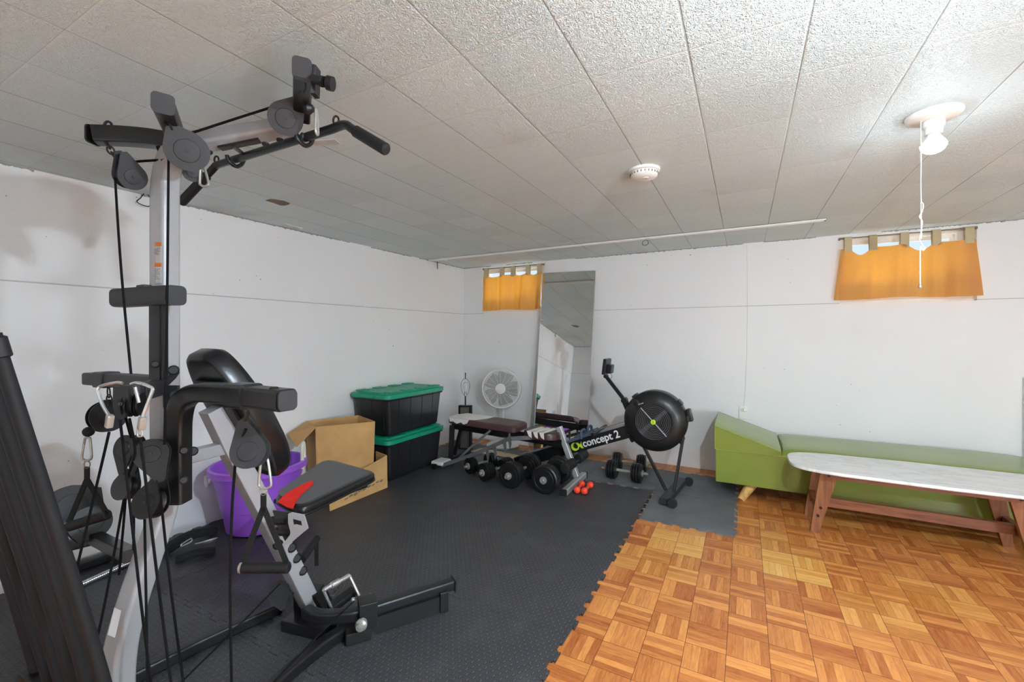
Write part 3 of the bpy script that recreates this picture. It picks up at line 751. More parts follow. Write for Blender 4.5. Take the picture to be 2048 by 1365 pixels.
for k in range(3):
    x = -.10+.06*k; m.prism([V((-1.605, by, .37)) + R @ V(p) for p in ((x, -.139, .066), (x+.045, -.139, .066), (x+.085, .06, .068), (x+.04, .09, .068), (x+.02, -.02, .068))], (0, 0, .003))
    m.prism([V((-1.605, by, .37)) + R @ V(p) for p in ((x, -.141, .068), (x+.045, -.141, .068), (x+.05, -.141, .012), (x+.02, -.141, .028))], (0, -.002, 0))
m.build('torn_patch', 'torn_fabric', sp, smooth=False)
m = MB(); yy = 3.405
m.sweep([(-2.56, 3.36, ZM+.03), (-2.18, yy-.02, .20), (-1.86, yy, .365), (-1.62, 3.50, .385)], rrect(.03, .035, .005, 1)); m.build('support_arm', 'bench_grey', t)
m = MB(); m.sweep([(-2.10, 3.50, .40), (-2.27, 3.43, .24), (-2.42, 3.39, .09)], rrect(.03, .022, .004, 1)); m.build('brace', 'bench_grey', t)
for x, z in ((-2.08, .235), (-2.00, .27), (-1.90, .335), (-1.85, .375)):
    m = MB(); m.prism([(x, yy-.03, z), (x+.03, yy-.03, z+.01), (x+.035, yy-.03, z-.05), (x+.02, yy-.03, z-.10), (x+.01, yy-.03, z-.05)], (0, .006, 0))
    m.prism([(x, yy-.03, z), (x+.012, yy-.03, z+.05), (x+.022, yy-.03, z+.045), (x+.03, yy-.03, z)], (0, .006, 0))
    m.build('notched_bracket', 'bench_grey', t, smooth=False)
MB().sweep([(-1.76, by, .355), (-1.47, by, .34)], rrect(.16, .03, .006, 1)).build('seat_frame', 'bench_black', t)

# ------------------------------------------------------------------ dumbbells
def dumbbell(name, a, b, stacks, bar_r, label, grp, chrome='nickel'):
    a, b = V(a), V(b); d = (b-a); L = d.length; d.normalize(); c = (a+b)/2
    rmax = max(r for _, _, r in stacks)
    t = thing(name, label, 'dumbbell', (c.x, c.y, a.z-rmax), grp)
    MB().cyl(a, b, bar_r, n=16).build('bar', chrome, t)
    for s0, s1, r in stacks:
        w_ = s1-s0
        MB().lathe([(r*.30, 0), (r*.92, 0), (r, w_*.12), (r, w_*.88), (r*.92, w_), (r*.30, w_)], a+d*s0, d, 32).build('plate', 'plate_black', t)
        m = MB()
        for z in (-.0015, w_-.0015): m.tube([a+d*(s0+z+.001) + d.to_track_quat('Z', 'Y').to_matrix() @ V((r*.72*math.cos(2*PI*k/28), r*.72*math.sin(2*PI*k/28), 0)) for k in range(28)], .002, 5, closed=True)
        m.build('plate_ring', 'plate_black', t)
    for z in (min(s for s, _, _ in stacks)-.018, max(s for _, s, _ in stacks)): MB().lathe([(.012, 0), (.03, .002), (.03, .014), (.012, .018)], a+d*z, d, 12).build('collar', chrome, t)
    return t
def st(s, r): return [(s+i*w, s+i*w+w*.86, rr) for i, (w, rr) in enumerate(r)]
big = lambda r: [(.06, .096, r), (.098, .128, r*.96), (.13, .16, r*.86)]
z1 = ZM+.114
dumbbell('loaded_dumbbell', (-1.425, 3.16, z1), (-1.425, 3.58, z1), [(.04, .10, .114), (.105, .15, .106), (.30, .345, .106), (.35, .40, .114)], .014, 'largest black loaded dumbbell, right of the row under the bench', 'dumbbells under the bench')
z1 = ZM+.108
dumbbell('loaded_dumbbell', (-1.735, 3.13, z1), (-1.70, 3.61, z1), [(.05, .10, .108), (.103, .13, .104), (.133, .16, .094), (.32, .345, .094), (.348, .375, .104), (.378, .43, .108)], .014, 'black loaded dumbbell, second from the right under the bench', 'dumbbells under the bench')
z1 = ZM+.078
dumbbell('loaded_dumbbell', (-2.03, 3.19, z1), (-1.90, 3.58, z1), [(.04, .062, .078), (.065, .087, .078), (.09, .112, .074), (.115, .137, .07), (.262, .284, .07), (.287, .309, .074), (.312, .334, .078), (.337, .359, .078)], .012, 'black dumbbell with thin plates, second from the left under the bench', 'dumbbells under the bench')
dumbbell('loaded_dumbbell', (-2.265, 3.30, z1-.006), (-2.13, 3.68, z1-.006), [(.05, .07, .072), (.073, .093, .072), (.096, .116, .07), (.28, .30, .07), (.303, .323, .072), (.326, .346, .072)], .012, 'black dumbbell with thin plates, leftmost of the row under the bench', 'dumbbells under the bench')
z1 = ZM+.082
sk = [(.055, .074, .078), (.077, .096, .082), (.099, .118, .082), (.121, .138, .074), (.272, .289, .074), (.292, .311, .082), (.314, .333, .082), (.336, .355, .078)]
dumbbell('plate_dumbbell', (-1.142, 3.852, z1), (-.732, 3.846, z1), sk, .013, 'front black plate dumbbell of the pair by the rowing machine', 'pair of plate dumbbells')
dumbbell('plate_dumbbell', (-1.165, 4.12, z1), (-.755, 4.165, z1), sk, .013, 'rear black plate dumbbell of the pair, closer to the back wall', 'pair of plate dumbbells')
for (x0, y0, x1, y1, lb) in ((-1.197, 3.346, -1.208, 3.50, 'small red-orange dumbbell lying next to the silver bench foot'), (-1.136, 3.352, -1.140, 3.512, 'small red-orange dumbbell lying outermost from the silver bench foot')):
    t = thing('hand_weight', lb, 'dumbbell', ((x0+x1)/2, (y0+y1)/2, ZM), 'red hand weights'); r = .028
    MB().cyl((x0, y0, ZM+r), (x1, y1, ZM+r), .013).build('handle', 'red_rubber', t)
    for a, b in ((x0, y0), (x1, y1)): MB().ball((a, b, ZM+r), r, 18).build('head', 'red_rubber', t)
# ------------------------------------------------------------------ green daybed
X0, X1, Y0, Y1 = -.208, 1.84, 3.83, 4.52
t = thing('daybed', 'long green vinyl daybed with a raised headrest against the back wall', 'daybed', (.87, 4.17, 0))
MB().box(((X0+X1)/2, (Y0+Y1)/2, .25), (X1-X0, Y1-Y0, .26), None, .008).build('base', 'green_vinyl', t)
m = MB(); rows = []
nx, ny = 40, 14
def pil(a): return max(0., 1-abs(a)**5)**(1/3.)
xs0, xs1 = X0+.44, X1+.02
for i in range(nx+1):
    u = -1+2*i/nx; u = math.copysign(abs(u)**.7, u); r = []
    for j in range(ny+1):
        v = -1+2*j/ny; v = math.copysign(abs(v)**.7, v)
        k = pil(v)*(max(0., 1-abs(u)**6)**(1/2.2) if u > 0 else max(0, 1-abs(u)**24)**(1/3.)); 
        # the foot end slopes down gently
        r.append((xs0+(xs1-xs0)*(u+1)/2, Y0-.006+(Y1-Y0+.012)*(v+1)/2, .378+.062*k))
    rows.append(r)
m.grid(rows); m.prism([(xs0, Y0-.006, .345), (xs1, Y0-.006, .345), (xs1, Y1+.006, .345), (xs0, Y1+.006, .345)], (0, 0, .034))
m.build('seat', 'green_vinyl', t, ang=60)
m = MB(); hx0, hx1 = X0-.004, X0+.448; ya, yb = Y0-.006, Y1+.006
nn = 12; prof = [(hx0, .384), (hx0, .565)] + [(hx0+(hx1-hx0)*s, .565-.150*s) for s in [k/nn for k in range(1, nn)]] + [(hx1, .415), (hx1, .384)]
ys = [ya, ya+.012, ya+.10, (ya+yb)/2, yb-.10, yb-.012, yb]; cr = [-.006, .004, .014, .020, .014, .004, -.006]
rings = [[m.b.verts.new((x, y, z+(c if z > .39 else 0))) for x, z in prof] for y, c in zip(ys, cr)]
for a, b in zip(rings, rings[1:]):
    for j in range(len(prof)): m.b.faces.new((a[j], a[(j+1) % len(prof)], b[(j+1) % len(prof)], b[j]))
m.b.faces.new(rings[0][::-1]); m.b.faces.new(rings[-1]); hd = m.build('headrest', 'green_vinyl', t, ang=50)
m = MB(); pr = [(x, z) for x, z in prof[1:-1]]
for y in (ya, yb): m.tube([(x, y, z) for x, z in pr], .0042, 6)
m.tube([(hx0, ya, .566), (hx0, (ya+yb)/2, .588), (hx0, yb, .566)], .0045, 6)
m.tube([(hx0, ya, .384), (hx0, ya, .566)], .003, 6)
m.build('welt', 'green_welt', hd)
m = MB(); m.tube([(X0, Y0-.003, .381), (X1, Y0-.003, .381)], .004, 6); m.tube([(X0, Y1+.002, .381), (X0, Y0-.002, .381)], .004, 6); m.build('welt', 'green_welt', t)
for x, y, dx, dy in ((.055, 3.93, -.085, -.10), (1.60, 3.93, .085, -.10), (.055, 4.42, -.085, .08), (1.60, 4.42, .085, .08)):
    MB().cyl((x, y, .125), (x+dx, y+dy, .004), .042, .026, 18).build('leg', 'wicker', t)

# ------------------------------------------------------------------ marble-topped table
t = thing('coffee_table', 'long coffee table with a white marble top and splayed walnut legs', 'table', (1.0, 3.57, 0))
pts = []; xa, xb, yc, hw = .262, 1.76, 3.555, .272
for k in range(40):
    a = 2*PI*k/40; ca, sa = math.cos(a), math.sin(a)
    px = math.copysign(abs(ca)**.24, ca); py = math.copysign(abs(sa)**.5, sa)
    pts.append(((xa+xb)/2+(xb-xa)/2*px, yc+(hw-.05*abs(px)**3)*py))
m = MB(); lay = ((.420, .985), (.424, 1.), (.436, 1.), (.440, .99)); rings = []
for z, k in lay: rings.append([m.b.verts.new(((x-(xa+xb)/2)*k**.3+(xa+xb)/2, (y-yc)*k+yc, z)) for x, y in pts])
for a, b in zip(rings, rings[1:]):
    for j in range(40): m.b.faces.new((a[j], a[(j+1) % 40], b[(j+1) % 40], b[j]))
m.b.faces.new(rings[0][::-1]); m.b.faces.new(rings[-1]); m.build('tabletop', 'marble', t)
for s in (-1, 1):
    xm = .905; xf, xt = xm+s*.505, xm+s*.425
    for ys_, yt_ in ((3.435, 3.40), (3.745, 3.70)):
        yf = ys_
        m = MB(); a = [(xf-.024, yf, 0), (xf+.024, yf, 0)]; b = [(xt+.048, yt_+.02, .418), (xt-.048, yt_+.02, .418)]
        m.prism([V(a[0]), V(a[1]), V(b[0]), V(b[1])], (0, .032, 0)); lg = m.build('leg', 'wood_z', t, smooth=False)
        m = MB()
        for z in (.385, .17, .115):
            k = z/.418; x = xf+(xt-xf)*k; y = yf+(yt_+.02-yf)*k
            if z == .115: x += .004*s
            m.cyl((x, y+.002, z), (x, y-.004, z), .0085, n=12)
        m.build('bolt', 'bolt_black', lg)
    MB().box((xf+s*-.02, 3.59, .165), (.03, .31, .05)).build('end_stretcher', 'wood_x', t, smooth=False)
for y in (3.432, 3.715): MB().box((.905, y, .392), (.86, .024, .05)).build('apron', 'wood_x', t, smooth=False)
MB().box((.905, 3.59, .165), (.98, .026, .058)).build('stretcher', 'wood_x', t, smooth=False)

# ------------------------------------------------------------------ rowing machine
yr = 3.70
t = thing('rowing_machine', 'black rowing machine with a round flywheel cage, tipped up between bench and daybed', 'rowing machine', (-.50, yr, ZM))
fc = V((-.648, yr, .592)); fr = .247
F0 = V((0, -1, 0))
MB().lathe([(.10, -.095), (fr*.93, -.090), (fr, -.06), (fr, -.004)], fc, F0, 56).build('rear_shell', 'rower_cage', t)
MB().lathe([(fr, .004), (fr, .035), (fr*.97, .052), (fr*.86, .075), (fr*.74, .094), (fr*.60, .097), (fr*.585, .078), (.02, .070)], fc, F0, 56).build('front_shell', 'rower_cage', t)
m = MB()
for r in [.034+.0135*k for k in range(9)]: m.tube([fc+V((r*math.cos(2*PI*k/48), -.082, r*math.sin(2*PI*k/48))) for k in range(48)], .0032, 6, closed=True)
for k in range(4):
    a = PI/4+PI/2*k; m.box(fc+V((.085*math.cos(a), -.080, .085*math.sin(a))), (.13, .006, .010 if k % 2 else .03), Matrix.Rotation(-a, 3, 'Y'))
m.build('wheel_grille', 'grille_grey', t)
m = MB(); a = math.radians(133); d = V((math.cos(a), 0, math.sin(a)))
m.cyl(fc+V((0, -.089, 0))+d*.145, fc+V((0, -.089, 0))-d*.15, .0035, n=8); m.build('grille_bar', 'rower_grey', t)
c2 = fc+V((0, -.088, 0)); MB().lathe([(.020, 0), (.020, .010), (.016, .013)], c2, F0, 24).build('hub_badge', 'logo_green', t)
def text(body, name, size, loc_, xdir, nrm, mat, parent, ext=.0008, shear=0, font_scale_x=1.0):
    cu = bpy.data.curves.new(name, 'FONT'); cu.body = body; cu.size = size; cu.extrude = ext; cu.shear = shear; cu.align_x = 'LEFT'; cu.offset = size*.02
    tmp = bpy.data.objects.new(name, cu); COL.objects.link(tmp)
    dg = bpy.context.evaluated_depsgraph_get(); me = bpy.data.meshes.new_from_object(tmp.evaluated_get(dg)); bpy.data.objects.remove(tmp)
    xd = V(xdir).normalized(); nz = V(nrm).normalized(); yd = nz.cross(xd)
    M = Matrix(((xd.x, yd.x, nz.x), (xd.y, yd.y, nz.y), (xd.z, yd.z, nz.z))).to_4x4()
    me.transform(Matrix.Translation(V(loc_)-ORG[parent.name]) @ M @ Matrix.Diagonal((font_scale_x, 1, 1, 1)))
    me.name = name; me.materials.clear(); me.materials.append(MAT[mat])
    o = bpy.data.objects.new(name, me); COL.objects.link(o); o.parent = parent; return o
text('2', 'hub_mark', .022, c2+V((-.006, -.0135, -.008)), (1, 0, 0), F0, 'rower_black', t)
m = MB()
for ang in (40, 8, 130, -35): # clips round the cage
    a = math.radians(ang); m.box(fc+V(((fr+.004)*math.cos(a), -.0, (fr+.004)*math.sin(a))), (.022, .07, .05), Matrix.Rotation(-a, 3, 'Y'), .006)
m.build('cage_clip', 'rower_cage', t)
m = MB(); a = math.radians(14); m.box(fc+V(((fr+.022)*math.cos(a), 0, (fr+.022)*math.sin(a))), (.04, .06, .10), Matrix.Rotation(-a, 3, 'Y'), .01); m.build('handle_block', 'rower_cage', t)
m = MB(); a = math.radians(133); p = fc+V((.185*math.cos(a), -.085, .185*math.sin(a)))
m.box(p, (.06, .025, .045), Matrix.Rotation(-a, 3, 'Y'), .008); dm = m.build('damper', 'rower_cage', t)
MB().box(p+V((.03, -.016, .006)), (.045, .012, .010), Matrix.Rotation(-.35, 3, 'Y'), .003).build('damper_lever', 'rower_grey', dm)
# inclined beam
b0 = V((-.80, yr, .505)); b1 = V((-1.93, yr, .068)); bd = (b0-b1).normalized(); bn = V((-bd.z, 0, bd.x))
m = MB(); m.sweep([b1, b0], rrect(.06, .105, .008, 1)); beam = m.build('beam', 'rower_black', t)
m = MB(); m.sweep([b1+bn*.058+bd*.08, b0+bn*.058-bd*.02], rrect(.034, .016, .003, 1)); m.build('rail', 'rower_grey', t)
m = MB(); m.cyl(b1+bn*.085+bd*.85, b0+bn*.082+bd*.04, .003, n=6); m.build('chain', 'rower_grey', t)
m = MB(); m.box(V((-.845, yr, .555)), (.085, .085, .20), None, .01); m.box(V((-.815, yr, .46)), (.10, .09, .10), Matrix.Rotation(-.5, 3, 'Y'), .01); m.build('neck', 'rower_black', t)
face = V((0, -1, 0)); pf = lambda s, h: b0 - bd*s + bn*h + V((0, -.0312, 0))
text('concept 2', 'beam_lettering', .089, pf(.492, -.024), bd, face, 'logo_white', t, font_scale_x=.97)
# the green mark in front of the lettering
def flat(polys, name, mat, parent):
    m = MB()
    for poly in polys: m.prism([pf(s, h) for s, h in poly], (0, -.0012, 0))
    return m.build(name, mat, parent, smooth=False)
arc = lambda cx, cy, r, a0, a1, n=12: [(cx-r*math.cos(math.radians(a0+(a1-a0)*k/n)), cy+r*math.sin(math.radians(a0+(a1-a0)*k/n))) for k in range(n+1)]
off = .036
flat([[(p+off, q) for p, q in P_] for P_ in [arc(.535, .0, .036, 65, 300) + arc(.523, .004, .024, 290, 75), [(.515, .028), (.497, .030), (.478, .006), (.463, .028), (.460, .028), (.466, .0), (.458, -.032), (.476, -.030), (.490, -.008), (.512, -.034), (.516, -.030), (.503, .0)]]], 'beam_mark', 'logo_green', t)
# foot stretcher
m = MB(); c = b1+bd*.74+bn*.072
for s in (-1, 1): m.box(c+V((0, s*.09, 0)), (.22, .11, .022), Matrix.Rotation(-math.atan2(bd.z, bd.x)-.06, 3, 'Y'), .008)
m.build('foot_plate', 'blue_grey', t)
m = MB()
for s in (-1, 1): m.tube(smoothpath([c+V((.03, s*.09-.05, .0)), c+V((.03, s*.09-.045, .06)), c+V((.03, s*.09+.045, .06)), c+V((.03, s*.09+.05, .0))], 5), .012, 6)
m.build('foot_strap', 'blue_grey', t)
m = MB(); m.cyl(b1+bd*.90+bn*.075+V((0, -.2, 0)), b1+bd*.90+bn*.075+V((0, .2, 0)), .015); m.build('pull_handle', 'rower_black', t)
# front foot
f0, f1 = V((-.535, 3.415, ZM+.03)), V((-.475, 3.985, ZM+.03))
MB().sweep([f0, f1], rrect(.075, .045, .008, 2)).build('front_foot', 'rower_grey' if False else 'dark_plastic', t)
for y, x in ((3.40, -.475), (3.97, -.42)): MB().lathe([(.018, -.012), (.034, -.011), (.036, -.006), (.036, .014), (.032, .018), (.012, .018)], (x, y, ZM+.037), F0, 28).build('wheel', 'black_rubber', t)
ft = V((-.516, 3.61, ZM+.05))
for a, y in ((fc+V((-.10, -.02, -.20)), 3.70), (fc+V((.215, .0, -.11)), 3.70)):
    e2 = ft+V((-.035 if a.x < fc.x else .025, 0, 0)); MB().sweep([a, e2], rrect(.022, .034, .004, 1), up=F0).build('leg', 'rower_black', t)
# monitor arm
j0 = V((-.845, yr-.02, .79))*0 + oy(1249, 801, yr-.02); j1 = oy(1212, 753, yr-.02)
m = MB(); m.sweep([j0, j1], rrect(.03, .022, .004, 1), up=F0); m.cyl(j0+V((0, -.03, 0)), j0+V((0, .03, 0)), .024); m.cyl(j1+V((0, -.025, 0)), j1+V((0, .025, 0)), .016)
m.sweep([V((-.84, yr, .60)), j0], rrect(.05, .03, .004, 1), up=F0); m.build('monitor_arm', 'rower_black', t)
m = MB(); R8 = Matrix.Rotation(.12, 3, 'Y'); cm = j1+V((.005, 0, .085)); m.box(cm, (.03, .16, .135), R8, .006); m.box(cm+V((.03, .0, -.02)), (.045, .09, .075), R8, .006); mon = m.build('monitor', 'rower_black', t)
MB().box(cm+R8 @ V((-.0158, 0, .01)), (.002, .12, .09), R8).build('screen', 'screen_dark', mon, smooth=False)
MB().tube(smoothpath([cm+V((.04, -.02, -.05)), cm+V((.055, -.03, -.085)), cm+V((.03, -.03, -.11)), j1+V((.02, -.02, -.02))], 5), .002, 5).build('monitor_wire', 'wire_black', t)
# ------------------------------------------------------------------ the home gym
AX = -1.70
g = thing('home_gym', 'large silver and black home gym with rods, pulleys and a black seat', 'home gym', (AX, .75, 0))
a_ = lambda px, py: ox(px, py, AX)
mast = [a_(237, 1445), a_(235, 1365), a_(243, 1290), a_(262, 1215), a_(290, 1130), a_(318, 1050), a_(329, 1000), a_(330, 930), a_(330, 600), a_(330, 420), cz(331, 372, 1.453), cz(337, 333, 1.453), cz(350, 304, 1.455), cz(374, 289, 1.46), cz(412, 282, 1.47), cz(500, 268, 1.485), cz(588, 251, 1.50)]
path = smoothpath(mast, 5)
m = MB(); N_ = len(path)
prof = rotprof(rrect(.064, .064, .013, 3), 12)
# one rounded square tube: slanted foot, upright post, and the arm that bends forward under the ceiling
m.sweep(path, prof, up=None, scale=[1.12-.12*min(1, i/22)-(.14*max(0, (i-48)/(N_-48)) if i > 48 else 0) for i in range(N_)])
post = m.build('mast', 'silver_paint', g)
tag(MB().sweep([a_(236, 1440), a_(238, 1500)], rotprof(rrect(.078, .078, .012, 2), 12), up=None).build('mast_foot', 'black_paint', g), 'black foot')
# stickers on the post
def onface(px, py, Z): return cz(px, py, Z)
Zs = 1.405
def sticker(x0, x1, y0, y1, name, mat, par, Za=1.425, Zb=1.405, push=0.0): 
    ps = [cz(x0, y0, Za-push), cz(x1, y0, Zb-push), cz(x1, y1, Zb-push), cz(x0, y1, Za-push)]
    return MB().prism(ps, -FW*.0012).build(name, mat, par, smooth=False)
lb = sticker(303, 323, 486, 566, 'warning_label', 'label_white', g)
for y0, y1 in ((485, 493), (526, 534)): sticker(303, 323, y0, y1, 'label_header', 'label_orange', lb, push=.0016)
m = MB()
for k in range(14):
    y = 497+2.0*k if k < 7 else 538+3.3*(k-7); m.prism([cz(305, y, 1.422), cz(321-(k*5 % 7), y, 1.405), cz(321-(k*5 % 7), y+.8, 1.405), cz(305, y+.8, 1.422)], -FW*.0006)
m.build('fine_print', 'label_text', lb, smooth=False)
q = [cz(229, 1216, 1.285), cz(243, 1222, 1.28), cz(230, 1276, 1.26), cz(216, 1270, 1.265)]
MB().prism(q, -FW*.001).build('serial_label', 'label_white', g, smooth=False)
def sq(name, pts, wd, mat='black_paint', hh=None, r=.008, up=UP, par=None, n=2):
    return MB().sweep(pts, rrect(wd, hh or wd, r, n), up=up).build(name, mat, par or g)
def bolt(c, d, r=.012, par=None, mat='bolt_black', l=.01):
    c = V(c); d = V(d).normalized(); return MB().lathe([(r, 0), (r, l*.6), (r*.7, l), (r*.35, l)], c, d, 12).build('bolt', mat, par or g)
tocam = lambda p: (V((0, 0, EYE))-p).normalized()
# wings
wl = [cz(345, 285, 1.455), cz(305, 278, 1.45), cz(250, 273, 1.43), cz(190, 271, 1.40)]
sq('wing', smoothpath(wl, 4), .054); sq('wing', [cz(352, 278, 1.44), cz(345, 255, 1.40), cz(326, 208, 1.22)], .050)
p = cz(326, 207, 1.217); MB().sweep([p, p+tocam(p)*.006], rrect(.054, .054, .012, 3)).build('end_cap', 'dark_plastic', g)
p = cz(188, 271, 1.40); MB().sweep([p, p-RT*.006], rrect(.052, .058, .012, 3)).build('end_cap', 'black_plastic', g)
sq('wing', [cz(604, 232, 1.46), cz(604, 195, 1.36), cz(607, 142, 1.20)], .052)
p = cz(604, 137, 1.195); MB().sweep([p, p+tocam(p)*.006], rrect(.050, .056, .012, 3)).build('end_cap', 'dark_plastic', g)
m = MB(); k0 = cz(626, 158, 1.20); k1 = cz(650, 165, 1.20); m.cyl(k0, k1, .012); m.cyl(cz(642, 162, 1.20), cz(648, 164, 1.20), .016, n=6); m.cyl(k1, cz(656, 166, 1.2), .006); m.cyl(cz(655, 166, 1.20), cz(666, 168.5, 1.20), .019); m.build('pull_pin', 'black_plastic', g)
MB().prism([cz(626, 128, 1.20), cz(632, 130, 1.21), cz(630, 186, 1.21), cz(620, 186, 1.20)], FW*.03).build('pin_plate', 'black_paint', g, smooth=False)
MB().prism([cz(308, 284, 1.45), cz(335, 284, 1.44), cz(337, 310, 1.42), cz(322, 322, 1.42)], FW*.02).build('gusset', 'black_paint', g, smooth=False)
MB().lathe([(.016, 0), (.018, .01), (.010, .022)], cz(612, 217, 1.36), RT, 14).build('pin_head', 'black_plastic', g)
# ------------ pulleys: teardrop plates with a wheel between them
def pulley(pc, r, pa, Z, Za=None, turn=0.0, tip=.32, gap=.022, mat='dark_plastic', boss=True):
    c = cz(*pc, Z); ap = cz(*pa, Za or Z); R_ = r*Z/FPX
    n = tocam(c); n = Matrix.Rotation(turn, 3, 'Z') @ n
    ya = (ap-c) - n*((ap-c).dot(n)); L = ya.length; ya.normalize(); xa = ya.cross(n)
    th = math.acos(max(-1, min(1, (R_-tip*R_)/max(L, R_*.7))))
    poly = [(R_*math.sin(a), R_*math.cos(a)) for a in [th+(2*PI-2*th)*k/30 for k in range(31)]]
    poly += [(-tip*R_*math.sin(th), L+tip*R_*math.cos(th)), (-tip*R_*.6, L+tip*R_*.9), (tip*R_*.6, L+tip*R_*.9), (tip*R_*math.sin(th), L+tip*R_*math.cos(th))]
    m = MB()
    for s in (1, -1):
        m.prism([c+xa*x+ya*y+n*(s*gap/2 if s > 0 else -gap/2-.004) for x, y in poly], n*.004)
    o = m.build('pulley_housing', mat, g, ang=30)
    m = MB().lathe([(R_*.86, -gap*.42), (R_*.72, -gap*.12), (R_*.72, gap*.12), (R_*.86, gap*.42)], c, n, 28); m.build('pulley_wheel', 'black_plastic', o)
    if boss:
        m = MB().lathe([(R_*.58, 0), (R_*.56, .002), (R_*.5, .0026), (.001, .0026)], c+n*(gap/2+.004), n, 28); m.build('hub_disc', mat, o)
        MB().lathe([(.0045, 0), (.004, .003), (.001, .003)], c+n*(gap/2+.006), n, 10).build('axle', 'dark_plastic', o)
    return o
pulley((374, 302), 38, (348, 262), 1.37, gap=.03); pulley((571, 237), 32, (598, 203), 1.40, gap=.028)
pulley((260, 353), 25, (220, 306), 1.40, turn=.42, gap=.03); pulley((385, 346), 17, (386, 326), 1.50, gap=.02, tip=.7)
pulley((501, 903), 33, (487, 850), 1.15, gap=.03, turn=-.35); pulley((214, 833), 31, (222, 808), 1.74, turn=.4, mat='black_plastic')
pulley((305, 908), 29, (323, 955), 1.30, turn=-.2, gap=.03, mat='black_plastic'); pulley((260, 897), 26, (266, 940), 1.33, turn=-.95, gap=.03, mat='black_plastic')
pulley((252, 975), 24, (254, 945), 1.31, turn=-.95, gap=.024, boss=False); pulley((302, 1005), 31, (308, 968), 1.28, turn=-.85, gap=.03, mat='black_plastic')
pulley((141, 1015), 42, (168, 1008), 2.02, turn=.25, tip=.9, gap=.03); pulley((180, 1048), 33, (160, 1078), 2.0, turn=.2, gap=.03, mat='black_plastic')
pulley((563, 1186), 22, (580, 1212), 1.86, turn=-.7, gap=.03)
def chain(a, b, n, r=.009):
    a, b = V(a), V(b); m = MB(); d = (b-a)/n; tn = d.normalized(); s1 = tn.orthogonal().normalized(); s2 = tn.cross(s1)
    for k in range(n):
        s = s1 if k % 2 else s2; c = a+d*(k+.5); h = d.length*.72
        m.tube([c + s*(r*math.cos(2*PI*i/14)) + tn*(h*math.sin(2*PI*i/14)) for i in range(14)], .0028, 6, closed=True)
    return m.build('chain', 'wire_black', g)
chain(cz(211, 284, 1.40), cz(232, 318, 1.40), 3); chain(cz(332, 222, 1.25), cz(338, 258, 1.33), 3, .012); chain(cz(608, 165, 1.22), cz(600, 205, 1.36), 3, .010)
chain(cz(496, 826, 1.15), cz(488, 852, 1.15), 2, .010); chain(cz(217, 778, 1.74), cz(219, 808, 1.74), 2)
m = MB(); c = cz(216, 252, 1.41); m.tube([c+RT*(.012*math.cos(2*PI*i/14))+UP*(.014*math.sin(2*PI*i/14)) for i in range(14)], .004, 6, closed=True); m.build('eye_bolt', 'black_paint', g)
# hooks for the lat bar
def hook(px, py, Zt, barp, name='bar_hook'):
    top = cz(px, py, Zt); b = V(barp); o = V((0, -1, 0))
    pts = [top, top+UP*-.012+o*.0, b+V((0, .034, .03)), b+V((0, .028, -.006)), b+V((0, .004, -.026)), b+V((0, -.024, -.016)), b+V((0, -.032, .006))]
    return MB().tube(smoothpath(pts, 5), .0075, 8).build(name, 'black_paint', g)
LB_L, LB_R = cz(433, 331, 1.80), cz(690, 250, 1.40)
def onbar(px): 
    best = None
    for i in range(201):
        p = LB_L+(LB_R-LB_L)*i/200; q = p-UP*EYE; x = 1024+FPX*q.dot(RT)/q.dot(FW)
        if best is None or abs(x-px) < best[0]: best = (abs(x-px), p)
    return best[1]
hook(468, 287, 1.49, onbar(470)); hook(606, 268, 1.49, onbar(608))
MB().sweep([cz(440, 297, 1.475), cz(520, 281, 1.485)], rrect(.03, .008, .002, 1)).build('hook_plate', 'black_paint', g)
for p in ((418, 300), (531, 284), (560, 276)): c = cz(*p, 1.45); bolt(c+UP*-.004, (0, 0, -1), .011)
# lat bar
bar = thing('lat_pulldown_bar', 'black lat pulldown bar with bent rubber grips hanging on the gym hooks', 'bar', tuple((LB_L+LB_R)/2))
eL, eR = cz(364, 404, 1.86), cz(770, 298, 1.33)
MB().tube(smoothpath([eL, LB_L+(eL-LB_L)*.12, LB_L, LB_L+(LB_R-LB_L)*.1], 3)[:-1]+[LB_L+(LB_R-LB_L)*k/6 for k in range(1, 6)]+smoothpath([LB_R-(LB_R-LB_L)*.08, LB_R, LB_R+(eR-LB_R)*.25, eR], 4), .0145, 14).build('bar', 'black_paint', bar)
for a, b in ((LB_L, eL), (LB_R, eR)):
    d = (b-a).normalized(); MB().lathe([(.014, 0), (.0185, .003), (.019, (b-a).length*.74), (.016, (b-a).length*.76), (.006, (b-a).length*.77)], a+d*(b-a).length*.27, d, 16).build('grip', 'black_rubber', bar)
for px in (431, 672):
    c = onbar(px)+UP*.024; MB().tube([c+RT*(.009*math.cos(2*PI*i/14))+UP*(.014*math.sin(2*PI*i/14)) for i in range(14)], .0035, 6, closed=True).build('ring_lug', 'black_paint', bar)
def carab(name, top, bot, wd, side, par, mat='nickel', r=.0042):
    top, bot = V(top), V(bot); d = bot-top; s = V(side).normalized()*wd/2
    pts = [top-s*.35, top+s*.35, top+s*.6+d*.12, bot-d*.2+s, bot-d*.06+s*.75, bot, bot-d*.06-s*.75, bot-d*.2-s, top-s*.6+d*.12]
    P = smoothpath(pts+[pts[0]], 4)[:-1]; return MB().tube(P, r, 8, closed=True).build(name, mat, par)
carab('carabiner', cz(632, 217, 1.38), cz(634, 270, 1.38), .018, FW, g); carab('carabiner', cz(405, 337, 1.50), cz(409, 373, 1.50), .030, RT, g)
MB().tube([cz(614, 217, 1.38), cz(633, 219, 1.38)], .003, 6).build('cable_end', 'nickel', g)
